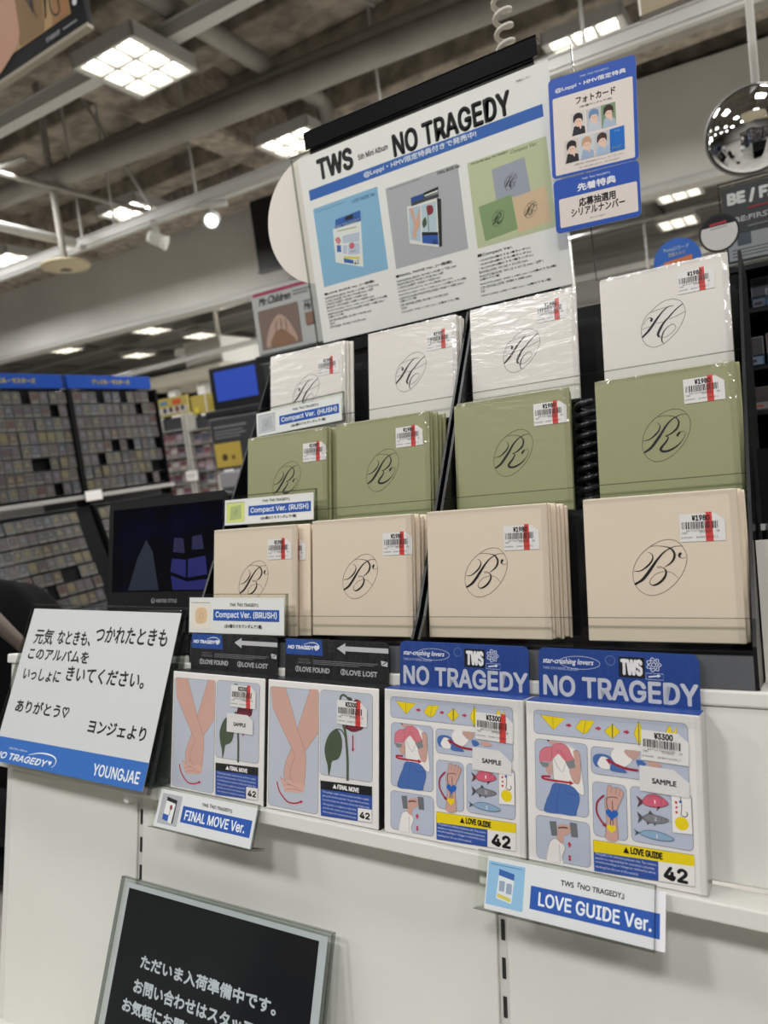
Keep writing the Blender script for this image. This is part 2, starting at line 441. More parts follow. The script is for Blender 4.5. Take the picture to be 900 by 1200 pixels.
def T(x, y, z):
    return Matrix.Translation((x, y, z))
def RX(a): return Matrix.Rotation(R(a), 4, 'X')
def RY(a): return Matrix.Rotation(R(a), 4, 'Y')
def RZ(a): return Matrix.Rotation(R(a), 4, 'Z')
FR = T(0, 0, H) @ RX(-13)                  # the sales gondola leans back by 13 degrees: x along it, y into it, z up its face
def G(x, b, u):
    return FR @ T(x, b, u)
SH = G(-0.35, 0.63, -0.2333) @ RY(1.15)     # the slightly sagging display shelf, origin on its top
def S(x, b, z=0.0):
    return SH @ T(x + 0.35, b - 0.63, z)
ART = {
    'H': [
        ('O','#222228',0.35,[(76.2,91.1),(82.1,87.7),(85.5,81.9),(86.6,74.7),(84.7,67.6),(80.5,60.2),(74.1,52.3),(64.5,45.0),(56.7,42.5),(51.3,42.9),(45.3,47.0),(42.1,53.6),(41.2,63.1),(43.4,72.0),(47.7,78.7),(52.2,82.0),(58.3,87.1),(65.5,90.6),(70.9,91.6)]),
        ('V','#1c1c22',[1.6,2.6,2.4,1.5,0.8,0.3],[(41.6,55.2),(48.4,61.2),(54.2,68.1),(59.2,74.6),(64.9,80.6),(69.7,83.7),(75.5,84.2)]),
        ('V','#1c1c22',[0.3,0.3],[(52.2,81.2),(61.2,83.1),(75.5,84.2)]),
        ('V','#1c1c22',[0.8,1.2,1.6,2.6,2.6,1.8],[(84.5,84.1),(77.1,79.2),(69.9,72.4),(64.2,66.9),(60.0,60.2),(58.0,55.5),(59.5,52.3)]),
        ('V','#1c1c22',[0.3,0.3,0.3,0.3,0.5,1.2,1.2,0.3],[(59.2,52.6),(64.9,51.2),(71.1,54.2),(76.0,59.4),(74.7,63.4),(70.1,63.1),(64.5,58.4),(61.9,52.2),(61.7,47.2),(63.8,45.2)]),
        ('V','#1c1c22',[0.3,0.3],[(41.8,64.2),(50.2,65.9)]),
        ('V','#1c1c22',[0.3,0.3],[(56.5,68.0),(63.9,68.6)]),
        ('V','#1c1c22',[0.3,0.3],[(69.7,69.9),(78.2,72.3),(86.3,75.1)]),
        ('V','#1c1c22',[0.3,0.3,0.8],[(43.6,68.5),(46.7,73.9),(49.9,75.6),(51.6,75.5)]),
        ('B','#1c1c22',[(51.1,76.2),(53.7,74.1),(53.2,71.7),(51.8,70.7),(50.7,72.6),(51.6,74.1)]),
    ],
    'R': [
        ('O','#222228',0.35,[(77.9,90.8),(83.2,88.2),(87.0,83.2),(88.8,77.0),(88.3,70.5),(85.5,62.7),(80.7,55.1),(74.1,48.5),(66.3,43.4),(58.5,41.4),(53.6,42.1),(48.1,46.1),(44.8,51.4),(43.6,58.0),(44.5,65.5),(47.4,73.5),(52.1,80.1),(58.7,85.6),(66.0,89.5),(72.3,91.1)]),
        ('V','#1c1c22',[1.6,2.6,2.6,1.8,1.0,0.5,0.3],[(45.2,51.6),(51.5,55.5),(56.8,61.7),(62.0,68.6),(66.6,75.5),(71.8,80.8),(77.5,83.8),(81.7,85.1),(85.7,84.5)]),
        ('V','#1c1c22',[0.3,0.3,0.6,1.6,1.9,1.2,0.3],[(59.8,85.3),(65.8,86.0),(72.0,84.7),(76.0,82.5),(78.4,78.1),(76.9,72.7),(73.2,69.1),(68.9,66.6),(65.0,65.8)]),
        ('V','#1c1c22',[0.4,1.4,2.2,2.4,1.8,0.5,0.3,0.3],[(65.4,65.8),(68.1,64.1),(65.8,59.9),(62.1,55.8),(60.5,52.6),(63.2,50.8),(68.8,51.3),(75.9,55.0),(80.9,60.3),(83.6,65.1),(82.7,68.1),(80.0,68.4)]),
        ('V','#1c1c22',[0.3,0.9,1.6,1.2,0.5,0.3],[(44.6,63.5),(49.8,63.9),(54.9,66.8),(59.4,71.2),(61.2,75.5),(60.1,78.6),(58.4,79.6)]),
        ('B','#1c1c22',[(80.0,68.4),(78.0,68.1),(75.8,66.1),(75.7,64.3),(77.0,63.9),(78.2,65.8)]),
    ],
    'B': [
        ('O','#222228',0.35,[(74.2,89.3),(79.7,87.8),(83.8,84.0),(86.9,78.2),(87.8,72.3),(86.2,65.2),(82.3,57.4),(76.4,50.3),(69.2,44.5),(61.5,41.3),(55.1,40.9),(48.8,43.8),(44.5,48.6),(42.2,55.0),(42.2,61.8),(44.6,69.2),(49.2,76.4),(55.3,81.9),(60.7,85.4),(67.2,88.4)]),
        ('V','#1c1c22',[1.6,2.6,2.6,1.8,1.0,0.5,0.3],[(43.0,50.6),(49.3,54.2),(54.1,59.4),(59.0,66.0),(63.8,72.5),(69.2,78.3),(74.4,81.4),(78.8,83.1),(85.0,83.1)]),
        ('V','#1c1c22',[0.3,0.3,0.6,1.8,2.0,1.2,0.3],[(57.7,83.8),(63.8,84.2),(70.1,83.3),(75.0,81.4),(77.9,76.6),(76.6,71.4),(73.0,67.6),(69.1,65.4)]),
        ('V','#1c1c22',[0.3,0.3,0.3,1.4,2.0,1.8,0.6,0.3,0.3,0.3,0.3],[(66.6,65.8),(63.1,65.9),(64.0,64.5),(67.2,65.1),(69.9,62.4),(69.7,58.4),(66.6,53.8),(62.0,50.5),(58.1,49.7),(56.0,52.0),(57.8,56.0),(62.5,59.9),(68.9,61.4),(75.1,60.2),(80.4,54.8)]),
        ('V','#1c1c22',[0.3,0.9,1.6,1.2,0.5,0.3],[(43.2,62.3),(48.5,62.6),(53.8,65.8),(58.3,70.4),(59.8,74.7),(58.3,77.8),(56.1,78.7)]),
        ('V','#1c1c22',[0.3,0.3,1.2],[(87.2,73.5),(84.7,72.6),(82.6,73.2),(81.8,75.2)]),
        ('B','#1c1c22',[(83.2,77.7),(81.6,77.1),(80.8,75.2),(81.5,73.3),(82.9,72.8),(82.6,74.8),(83.9,76.1)]),
    ],
    'LOVE': [
        ('R','#bec6d8',7.2,109.2,126.1,20.0,4,'#55585f'),
        ('R','#bec6d8',7.9,44.6,45.6,60.0,4,'#55585f'),
        ('R','#bec6d8',56.6,81.2,76.4,22.3,4,'#55585f'),
        ('R','#bec6d8',57.2,31.3,27.5,43.7,4,'#55585f'),
        ('R','#bec6d8',87.8,32.2,46.5,43.2,4,'#55585f'),
        ('R','#bec6d8',7.5,4.4,46.4,35.8,4,'#55585f'),
        ('P','#f2d813',[(13.1,125.3),(35.4,124.3),(24.6,113.5)]),
        ('L','#55585f',0.25,[(13.1,125.3),(35.4,124.3),(24.6,113.5),(13.1,125.3)]),
        ('P','#f2d813',[(43.8,117.2),(48.6,124.2),(60.5,124.7),(54.5,114.5),(50.8,112.8)]),
        ('L','#55585f',0.25,[(43.8,117.2),(48.6,124.2),(60.5,124.7),(54.5,114.5),(50.8,112.8),(43.8,117.2)]),
        ('P','#f2d813',[(68.1,116.9),(75.0,123.7),(81.0,117.9),(74.8,111.3)]),
        ('L','#55585f',0.25,[(68.1,116.9),(75.0,123.7),(81.0,117.9),(74.8,111.3),(68.1,116.9)]),
        ('P','#f2d813',[(92.2,117.7),(96.1,128.2),(99.7,118.3),(95.7,107.8)]),
        ('L','#55585f',0.25,[(92.2,117.7),(96.1,128.2),(99.7,118.3),(95.7,107.8),(92.2,117.7)]),
        ('P','#f2d813',[(116.2,119.7),(119.8,127.1),(122.1,121.0),(125.8,126.2),(124.7,118.7)]),
        ('L','#55585f',0.25,[(116.2,119.7),(119.8,127.1),(122.1,121.0),(125.8,126.2),(124.7,118.7),(116.2,119.7)]),
        ('L','#55585f',0.3,[(24.6,113.5),(24.4,124.6)]),
        ('L','#55585f',0.9,[(75.0,123.3),(74.8,112.2)]),
        ('L','#55585f',0.6,[(96.1,127.8),(95.7,108.3)]),
        ('L','#55585f',0.3,[(50.8,112.9),(52.8,124.1)]),
        ('A','#c22f4f',1.6,(35.7,118.7),(41.0,118.8),0),
        ('A','#c22f4f',1.6,(60.8,118.6),(65.8,118.6),0),
        ('A','#c22f4f',1.6,(83.9,118.0),(88.8,118.1),0),
        ('P','#f2d813',[(56.8,27.6),(134.7,29.6),(134.5,21.2),(56.7,17.7)]),
        ('P','#2f55a8',[(56.7,18.0),(107.8,20.0),(107.5,5.1),(57.0,2.9)]),
        ('P','#f3f0ec',[(107.8,20.0),(134.5,21.2),(134.5,5.9),(107.5,5.1)]),
        ('L','#55585f',0.3,[(56.8,27.6),(134.7,29.6),(134.5,5.9),(56.8,2.9),(56.8,27.6)]),
        ('P','#15151a',[(80.6,21.6),(85.7,21.6),(83.2,26.6)]),
        ('T','LOVE GUIDE','#15151a',86.5,21.6,24.8,5.6,0.8,'i'),
        ('T','This guide is for reference purposes only. The creators','#e6e9f4',58.1,15.6,48.0,2.4,0.08,''),
        ('T','assume no responsibility for emotional outcomes,','#e6e9f4',58.0,12.3,47.0,2.5,0.08,''),
        ('T','misunderstandings,or changes in relationship status','#e6e9f4',58.0,9.3,47.3,2.4,0.08,''),
        ('T','resulting from the use of this material.','#e6e9f4',57.9,5.5,34.3,2.5,0.08,''),
        ('T','42','#15151a',111.4,6.8,18.2,11.0,1.6,'i'),
        ('B','#f3f0ec',[(34.5,102.9),(45.8,98.0),(47.5,93.1),(48.2,82.9),(50.1,63.2),(42.6,65.2),(30.0,68.7),(24.9,70.7),(23.8,76.6),(23.5,87.9),(28.4,93.7)]),
        ('B','#d3a79b',[(41.7,97.6),(45.8,98.0),(47.5,93.1),(47.4,77.7),(45.4,71.1),(41.8,71.9),(39.2,76.7),(37.9,81.7),(41.1,83.8),(42.9,88.3)]),
        ('L','#55585f',0.25,[(41.7,97.6),(45.8,98.0),(47.5,93.1),(47.4,77.7),(45.4,71.1),(41.8,71.9),(39.2,76.7),(37.9,81.7)]),
        ('B','#d3a79b',[(17.1,82.0),(22.3,86.0),(23.8,78.4),(22.2,76.0),(18.9,76.0)]),
        ('P','#d3a79b',[(19.3,104.1),(32.3,104.0),(31.8,102.2),(21.1,100.8)]),
        ('P','#2a2224',[(18.3,104.5),(21.1,104.5),(20.2,102.9)]),
        ('B','#dd7d8b',[(11.9,85.8),(12.5,93.8),(17.3,98.2),(22.5,99.2),(25.8,101.9),(32.3,102.7),(37.2,100.2),(39.4,95.7),(42.9,89.2),(35.7,87.9),(30.3,92.5),(28.0,93.6),(23.7,88.8),(21.4,86.4),(16.2,86.3)]),
        ('L','#8a4553',0.3,[(11.9,85.8),(12.5,93.8),(17.3,98.2),(22.5,99.2),(25.8,101.9),(32.3,102.7),(37.2,100.2),(39.4,95.7),(42.5,90.0)]),
        ('L','#8a4553',0.3,[(22.5,99.2),(23.1,93.1),(21.9,87.7)]),
        ('L','#8a4553',0.3,[(28.5,94.1),(28.0,96.2),(30.3,96.9),(33.9,92.5),(35.7,88.4)]),
        ('P','#86898c',[(11.4,85.3),(20.4,85.4),(19.4,81.8),(14.7,81.2)]),
        ('P','#86898c',[(34.3,87.8),(42.1,90.8),(43.3,84.5),(37.9,82.2)]),
        ('L','#55585f',0.25,[(24.7,89.8),(27.8,83.2),(31.9,79.3),(34.3,85.6)]),
        ('L','#55585f',0.25,[(47.5,93.1),(48.2,82.9),(50.1,63.2),(42.6,65.2)]),
        ('L','#55585f',0.25,[(34.5,102.9),(41.3,100.1),(45.8,98.0)]),
        ('L','#55585f',0.25,[(23.5,87.9),(23.8,76.6),(24.9,70.7),(30.0,68.7),(42.6,65.2)]),
        ('B','#4a70b4',[(23.5,67.9),(29.0,69.4),(39.1,68.6),(44.8,63.8),(45.9,57.1),(43.7,50.0),(41.9,44.6),(29.6,44.1),(15.5,44.1),(17.2,53.1),(20.6,60.5)]),
        ('L','#2c4680',0.3,[(29.8,68.2),(27.0,56.2),(26.4,44.9)]),
        ('L','#2c4680',0.3,[(34.0,66.6),(36.7,61.8),(44.3,62.4)]),
        ('L','#2c4680',0.3,[(15.5,44.1),(17.2,53.1),(20.6,60.5),(23.5,67.9),(29.0,69.4),(39.1,68.6),(44.8,63.8),(45.9,57.1),(41.9,44.6)]),
        ('L','#b8283f',1.7,[(21.2,73.9),(14.1,73.3),(16.0,71.3),(28.1,71.1)]),
        ('A','#b8283f',1.7,(27.2,71.1),(41.6,71.0),0),
        ('B','#f3f0ec',[(16.1,3.8),(19.1,18.0),(21.5,21.5),(24.7,22.9),(29.3,21.1),(32.9,17.0),(30.0,8.8),(31.6,4.0),(24.5,3.9)]),
        ('L','#55585f',0.25,[(16.1,3.8),(19.1,18.0),(21.5,21.5),(24.7,22.9),(29.3,21.1),(32.9,17.0),(30.0,8.8),(31.6,4.0)]),
        ('L','#55585f',0.25,[(27.9,18.7),(28.3,4.2)]),
        ('B','#d3a79b',[(26.7,34.0),(32.2,36.2),(37.2,35.3),(37.6,30.2),(32.1,26.3),(31.1,20.6),(28.4,20.5),(25.8,23.5),(26.5,29.7)]),
        ('L','#5d4240',1.2,[(27.2,32.2),(31.3,33.4),(35.4,33.5)]),
        ('P','#73767a',[(19.8,36.5),(25.4,37.3),(26.1,25.7),(21.5,25.2)]),
        ('P','#73767a',[(37.3,38.3),(43.1,38.4),(43.8,27.3),(38.5,27.0)]),
        ('L','#55585f',0.3,[(19.8,36.5),(25.4,37.3),(26.1,25.7),(21.5,25.2),(19.8,36.5)]),
        ('L','#55585f',0.3,[(37.3,38.3),(43.1,38.4),(43.8,27.3),(38.5,27.0),(37.3,38.3)]),
        ('A','#c22f4f',1.5,(36.5,18.1),(36.6,22.8),0),
        ('A','#c22f4f',1.3,(36.6,9.2),(36.6,11.9),0),
        ('A','#c22f4f',1.3,(36.6,9.6),(36.5,6.9),0),
        ('B','#4a70b4',[(58.1,92.2),(59.8,96.7),(65.8,98.3),(72.3,96.9),(77.6,92.2),(84.9,86.7),(84.3,85.1),(73.2,85.4),(71.1,88.3),(61.3,87.2)]),
        ('B','#f3f0ec',[(61.9,91.0),(65.3,96.2),(71.2,94.7),(72.2,87.4),(66.7,86.2),(63.0,87.9)]),
        ('B','#f3f0ec',[(75.6,103.6),(85.1,103.4),(90.2,95.6),(83.9,89.7),(76.5,92.1),(72.9,98.0)]),
        ('B','#c9a49a',[(84.1,103.1),(96.0,103.5),(92.3,96.9),(87.1,98.4)]),
        ('B','#4a70b4',[(93.3,96.5),(98.4,96.5),(100.9,93.7),(95.3,91.5)]),
        ('B','#d3a79b',[(101.4,95.8),(107.5,97.0),(113.4,94.1),(105.4,92.7)]),
        ('L','#55585f',0.25,[(61.9,91.0),(65.3,96.2),(71.2,94.7),(72.2,87.4)]),
        ('L','#55585f',0.25,[(75.6,103.6),(72.9,98.0),(76.5,92.1),(83.9,89.7),(90.2,95.6)]),
        ('L','#a3273c',2.0,[(94.7,88.4),(84.9,88.8),(76.5,91.0)]),
        ('A','#a3273c',2.0,(77.0,90.9),(68.5,94.4),0),
        ('B','#d3a79b',[(66.7,30.7),(68.2,45.7),(66.9,60.3),(68.5,63.7),(69.8,72.3),(71.9,73.6),(74.6,71.9),(76.7,72.7),(80.4,71.6),(82.7,68.7),(80.2,62.2),(76.4,52.2),(77.1,31.5)]),
        ('L','#55585f',0.25,[(66.7,30.7),(68.2,45.7),(66.9,60.3),(68.5,63.7),(69.8,72.3),(71.9,73.6),(74.6,71.9),(76.7,72.7),(80.4,71.6),(82.7,68.7),(80.2,62.2),(76.4,52.2),(77.1,31.5)]),
        ('L','#55585f',0.25,[(72.4,67.4),(73.2,71.9)]),
        ('L','#55585f',0.25,[(75.9,66.8),(77.0,72.2)]),
        ('L','#55585f',0.25,[(78.7,66.1),(80.2,71.0)]),
        ('L','#3b3238',0.6,[(69.6,52.2),(68.7,62.4),(73.9,64.6),(77.6,64.1)]),
        ('L','#3b3238',0.6,[(73.5,52.8),(73.2,61.2)]),
        ('L','#3b3238',0.6,[(71.2,42.0),(71.5,47.3)]),
        ('L','#3b3238',0.6,[(73.3,42.3),(73.2,47.5)]),
        ('H','#2766c0',72.6,50.6,5.0),
        ('H','#f2d813',71.9,39.2,3.7),
        ('L','#a3273c',1.5,[(66.6,65.0),(60.8,58.4),(60.5,49.8),(64.9,42.6)]),
        ('A','#a3273c',1.5,(63.7,43.9),(68.1,39.4),0),
        ('P','#6b4048',[(92.3,68.5),(97.3,65.6),(96.8,62.5),(92.8,59.3),(94.6,64.2)]),
        ('B','#d8647c',[(96.8,64.3),(99.9,69.0),(105.0,71.4),(110.9,70.5),(117.0,65.9),(112.8,62.7),(106.8,61.4),(99.8,61.9)]),
        ('P','#6b4048',[(107.7,58.5),(111.3,62.5),(108.8,62.4)]),
        ('L','#4a2a32',0.35,[(96.8,64.3),(99.9,69.0),(105.0,71.4),(110.9,70.5),(117.0,65.9),(112.8,62.7),(106.8,61.4),(99.8,61.9),(96.8,64.3)]),
        ('L','#7a3a48',0.3,[(100.9,68.1),(107.0,70.2),(112.9,68.6)]),
        ('C','#2a1a20',115.0,65.9,0.4),
        ('L','#7a3a48',0.3,[(111.9,68.6),(111.3,65.5),(112.3,63.7)]),
        ('T','1','#f6f0f0',106.3,64.3,1.0,2.8,0.2,''),
        ('P','#55575c',[(92.6,56.2),(97.1,52.8),(96.6,50.7),(92.9,47.0),(94.0,51.3)]),
        ('P','#55575c',[(100.7,54.4),(102.8,58.7),(105.7,55.1)]),
        ('P','#55575c',[(99.6,50.1),(100.5,46.7),(102.8,49.6)]),
        ('P','#55575c',[(105.1,49.5),(106.0,46.6),(107.8,49.9)]),
        ('B','#86878c',[(96.6,52.0),(100.7,55.2),(107.7,55.4),(117.0,53.3),(112.5,50.1),(104.6,48.9),(99.6,49.6)]),
        ('L','#3c3d42',0.35,[(97.1,52.1),(100.7,55.2),(107.7,55.4),(117.0,53.3),(112.5,50.1),(104.6,48.9),(99.6,49.6),(97.1,52.1)]),
        ('C','#202024',114.7,53.2,0.4),
        ('L','#4c4d52',0.3,[(112.1,54.8),(111.4,52.5),(112.1,50.6)]),
        ('T','2','#f6f0f0',106.0,51.1,1.8,2.8,0.2,''),
        ('P','#3f5266',[(89.3,42.0),(94.3,39.8),(90.2,36.8),(91.5,39.6)]),
        ('B','#8fb0cc',[(93.8,39.5),(99.4,42.5),(108.4,42.9),(116.2,41.2),(120.5,39.0),(116.2,37.0),(108.3,36.4),(99.4,37.4)]),
        ('L','#34455a',0.35,[(93.8,39.5),(99.4,42.5),(108.4,42.9),(116.2,41.2),(120.5,39.0),(116.2,37.0),(108.3,36.4),(99.4,37.4),(93.8,39.5)]),
        ('T','3','#f6f0f0',106.4,37.7,1.7,2.9,0.2,''),
        ('P','#f3f0ec',[(119.3,72.9),(134.0,72.7),(134.2,45.1),(119.2,44.2)]),
        ('L','#55585f',0.25,[(119.3,72.9),(134.0,72.7),(134.2,45.1),(119.2,44.2),(119.3,72.9)]),
        ('L','#3c3f46',0.6,[(126.0,58.2),(126.9,64.8),(126.2,72.6)]),
        ('L','#3c3f46',0.7,[(130.2,61.5),(131.0,59.5),(129.2,57.4),(126.7,58.3)]),
        ('C','#2766c0',126.1,68.6,1.1),
        ('C','#f2d813',126.5,52.1,5.1),
        ('C','#c8304e',122.8,67.7,1.0),
        ('C','#c8304e',123.0,63.9,0.9),
        ('C','#c8304e',122.9,60.2,1.0),
    ],
    'FINAL': [
        ('R','#c3cad6',3.9,3.6,65.6,124.5,4,'#55585f'),
        ('R','#c3cad6',71.4,44.1,63.1,85.4,4,'#55585f'),
        ('P','#d6ab9d',[(58.1,129.0),(68.1,128.9),(68.8,85.3),(51.9,64.3),(41.3,65.1),(34.0,69.7),(41.7,86.3)]),
        ('L','#7d6460',0.3,[(58.1,129.0),(41.7,86.3)]),
        ('L','#7d6460',0.3,[(68.8,85.3),(51.9,64.3)]),
        ('P','#d6ab9d',[(34.2,66.3),(39.8,58.1),(34.0,46.6),(33.6,31.7),(25.5,32.0),(24.6,42.7),(28.3,54.0)]),
        ('L','#7d6460',0.3,[(34.2,66.3),(28.3,54.0),(24.6,42.7),(25.5,32.0)]),
        ('L','#7d6460',0.3,[(39.8,58.1),(34.0,46.6),(32.6,34.3)]),
        ('P','#d6ab9d',[(5.1,127.6),(25.2,127.9),(34.6,105.7),(42.1,85.6),(49.6,70.1),(53.4,60.4),(52.9,42.4),(51.5,29.7),(35.6,26.7),(33.1,37.0),(34.1,46.6),(39.8,58.1),(34.2,66.3),(22.6,83.7),(7.9,106.4)]),
        ('L','#7d6460',0.3,[(25.2,127.9),(34.6,105.7),(42.1,85.6),(49.6,70.1),(53.4,60.4),(52.9,42.4),(51.5,29.7)]),
        ('L','#7d6460',0.3,[(7.9,106.4),(22.6,83.7),(34.2,66.3),(39.8,58.1)]),
        ('B','#dfb3a5',[(19.5,34.4),(28.3,31.0),(35.3,32.7),(40.7,32.1),(50.3,30.8),(51.6,26.4),(48.0,22.2),(39.3,21.3),(26.9,20.3),(24.6,23.7)]),
        ('L','#7d6460',0.3,[(19.5,34.4),(28.3,30.3),(34.7,27.2)]),
        ('L','#7d6460',0.3,[(23.9,26.3),(33.7,28.4),(43.5,25.9)]),
        ('L','#7d6460',0.3,[(25.4,21.2),(33.9,24.4),(49.6,24.1)]),
        ('L','#7d6460',0.3,[(33.4,37.1),(36.3,32.1),(40.7,31.4)]),
        ('L','#c02a48',1.6,[(15.6,29.2),(19.3,19.6),(29.0,11.1),(37.9,10.1),(44.0,11.5)]),
        ('A','#c02a48',1.6,(42.2,10.9),(50.3,14.0),0),
        ('L','#56614a',3.0,[(105.5,42.2),(105.2,64.7),(102.7,87.6),(99.7,96.5)]),
        ('L','#56614a',2.2,[(96.5,113.4),(96.1,122.7),(99.3,126.2),(104.2,124.5)]),
        ('L','#56614a',1.4,[(102.3,85.0),(97.4,91.0),(90.0,91.0)]),
        ('B','#4a5545',[(103.4,124.5),(109.0,124.2),(110.6,121.7),(105.8,121.3)]),
        ('B','#5c1f2c',[(102.1,96.7),(112.2,121.1),(121.6,120.5),(124.8,110.4),(124.1,96.2),(118.7,92.5),(112.5,90.6),(106.2,91.9)]),
        ('B','#7a2a38',[(104.5,95.6),(112.4,97.7),(121.8,96.0),(118.7,93.1),(112.5,91.0)]),
        ('B','#4e5a46',[(90.0,91.0),(81.9,84.2),(77.2,71.8),(78.3,61.5),(80.9,54.0),(82.4,43.8),(85.0,51.9),(86.5,58.6),(93.8,62.0),(97.7,69.0),(98.7,79.4),(95.8,88.3)]),
        ('L','#39423a',0.4,[(90.9,89.7),(84.6,72.7),(82.8,56.8)]),
        ('A','#b8283f',1.4,(111.6,87.3),(111.8,70.9),0),
        ('P','#1b1c20',[(72.3,37.9),(134.3,40.3),(134.4,31.6),(72.5,29.5)]),
        ('P','#2d52a6',[(72.5,29.5),(134.4,31.6),(134.4,6.1),(73.3,3.4)]),
        ('P','#f3f1ee',[(118.1,17.8),(134.3,18.3),(134.3,6.0),(117.9,4.9)]),
        ('P','#f0f0f0',[(87.5,32.4),(92.6,32.5),(90.0,36.9)]),
        ('T','FINAL MOVE','#f0f0f0',93.3,32.3,25.9,4.7,0.8,'i'),
        ('T','This package weighs romantic success and failure equally,','#dfe4f2',75.2,26.0,56.1,2.6,0.08,''),
        ('T','giving both identical attention. Though defined outcomes,','#dfe4f2',75.3,22.2,56.0,2.5,0.08,''),
        ('T','it presents these two extremes side by side. Rather than','#dfe4f2',75.4,18.3,55.9,2.6,0.08,''),
        ('T','offering advice or judgment,it objectively','#dfe4f2',75.5,14.1,40.8,2.5,0.08,''),
        ('T','describes the actions and consequences','#dfe4f2',75.6,10.3,40.7,2.5,0.08,''),
        ('T','that emerge at the interpersonal moments.','#dfe4f2',75.7,6.4,40.7,2.6,0.08,''),
        ('T','42','#15151a',120.1,8.3,12.0,6.6,1.2,'i'),
        ('L','#55585f',0.3,[(72.3,37.9),(134.3,40.3),(134.3,6.0),(73.3,3.4),(72.3,37.9)]),
    ],
    'POSTER': [
        ('T','TWS','#26262a',34.6,252.1,68.6,34.2,4.0,'i'),
        ('T','5th Mini Album','#26262a',112.4,260.9,53.5,8.7,0.6,'i'),
        ('T','NO TRAGEDY','#26262a',174.0,245.1,189.3,34.2,3.4,'i'),
        ('R','#3a6cc0',13.3,227.6,392.7,16.5,0),
        ('T','@Loppi・HMV限定特典付きで発売中!','#eef1f8',118.0,231.6,190.0,10.4,0.5,''),
        ('R','#8fbfe2',16.5,88.0,122.3,125.6,0),
        ('R','#b9bac0',152.7,84.5,121.7,121.7,0),
        ('R','#ccd2ac',289.0,80.7,117.2,121.1,0),
        ('P','#a9adbd',[(324.2,182.1),(373.1,184.1),(376.5,134.3),(325.5,138.3)]),
        ('P','#e4c7a4',[(349.9,135.7),(398.7,138.1),(399.6,89.7),(351.2,85.9)]),
        ('P','#8fa878',[(297.9,137.5),(348.2,140.6),(351.9,91.9),(302.0,87.8)]),
        ('T',"TWS 5th Mini Album 'NO TRAGEDY'",'#3a4030',293.4,197.0,58.1,3.0,0.2,''),
        ('T','Compact Ver.','#3a4030',353.9,192.6,38.3,6.3,0,'',0.4),
        ('T','■Compact Ver.','#2b2b2e',287.4,67.3,53.5,5.2,0.3,''),
        ('T','・HUSH(計6種のうち1種ランダム)','#333336',287.6,61.0,78.5,3.5,0.25,''),
        ('T','・RUSH(計6種のうち1種ランダム)','#333336',287.4,55.5,79.2,3.5,0.25,''),
        ('T','・BLUSH(計6種のうち1種ランダム)','#333336',287.1,50.0,82.1,3.6,0.25,''),
        ('T','ENVELOPE: W130 × H130 mm','#333336',286.9,44.7,73.4,3.5,0.1,''),
        ('T','PHOTOBOOK: W115 × H115 mm / 20P /','#333336',286.6,38.8,96.5,3.6,0.1,''),
        ('T','(6種のうち1種)','#333336',286.4,34.2,30.8,3.5,0.1,''),
        ('T','PHOTOCARD: W55 × H85 mm / (12種のうち2種)','#333336',286.1,27.6,113.8,3.6,0.1,''),
        ('T','CD ENVELOPE: W80 × H80 mm','#333336',285.9,22.6,77.6,3.5,0.1,''),
        ('T','CD-R','#333336',285.6,17.7,6.5,3.6,0.1,''),
        ('T','MINI CARD: W80 × H80 mm / (6種のうち1種)','#333336',285.4,11.2,105.3,3.6,0.1,''),
        ('T',"TWS 5th Mini Album 'NO TRAGEDY'",'#3d6ea8',20.1,206.6,57.7,2.0,0.15,''),
        ('T','LOVE GUIDE Ver.','#3d6ea8',91.9,201.8,42.6,5.2,0.3,'i'),
        ('T',"TWS 5th Mini Album 'NO TRAGEDY'",'#33353a',156.8,202.2,57.9,1.9,0.15,''),
        ('T','FINAL MOVE Ver.','#33353a',240.9,199.8,37.1,4.7,0.3,'i'),
        ('P','#eef0ee',[(48.7,172.7),(102.2,172.0),(95.4,101.6),(45.7,120.8)]),
        ('P','#3765b4',[(55.7,185.8),(103.6,187.7),(102.1,171.4),(53.5,172.3)]),
        ('T','NO TRAGEDY','#e8ecf6',55.4,171.9,45.5,4.3,0.3,'i'),
        ('P','#2a2a30',[(74.6,185.2),(90.1,185.5),(89.1,179.0),(73.7,179.5)]),
        ('P','#e8d24a',[(61.5,126.6),(90.9,118.3),(90.3,114.6),(61.7,123.6)]),
        ('P','#3765b4',[(61.7,123.6),(79.1,116.4),(78.2,110.7),(61.0,117.1)]),
        ('T','42','#222226',79.6,108.7,8.8,5.8,0.4,'i'),
        ('B','#d88a90',[(50.4,155.8),(57.5,158.5),(60.8,151.6),(55.6,147.0)]),
        ('P','#4a73c0',[(51.8,146.4),(59.7,145.0),(58.7,134.2),(50.8,136.1)]),
        ('P','#c6cfe2',[(64.7,158.1),(96.8,155.8),(94.6,141.7),(63.6,146.5)]),
        ('P','#c6cfe2',[(63.1,143.6),(71.3,142.2),(69.1,128.7),(62.1,130.4)]),
        ('P','#c6cfe2',[(73.2,142.6),(94.4,140.2),(92.4,123.0),(71.3,126.6)]),
        ('L','#8fa050',1.2,[(57.1,167.5),(73.3,166.3),(92.9,165.0)]),
        ('C','#d86878',79.8,138.8,4.9),
        ('L','#6b7080',0.8,[(74.1,130.4),(86.2,129.5)]),
        ('P','#26272c',[(235.5,168.3),(241.9,165.2),(234.1,98.8),(229.0,98.2)]),
        ('P','#f0ede8',[(185.0,169.8),(235.5,168.3),(229.0,98.2),(181.5,115.6)]),
        ('P','#2a4f9a',[(193.5,180.9),(215.1,180.9),(214.0,173.0),(192.4,173.4)]),
        ('P','#1d1e22',[(215.2,181.5),(240.1,183.5),(239.0,175.6),(214.2,174.3)]),
        ('P','#e6e6e6',[(216.3,177.9),(238.6,179.3),(238.2,176.6),(216.0,175.7)]),
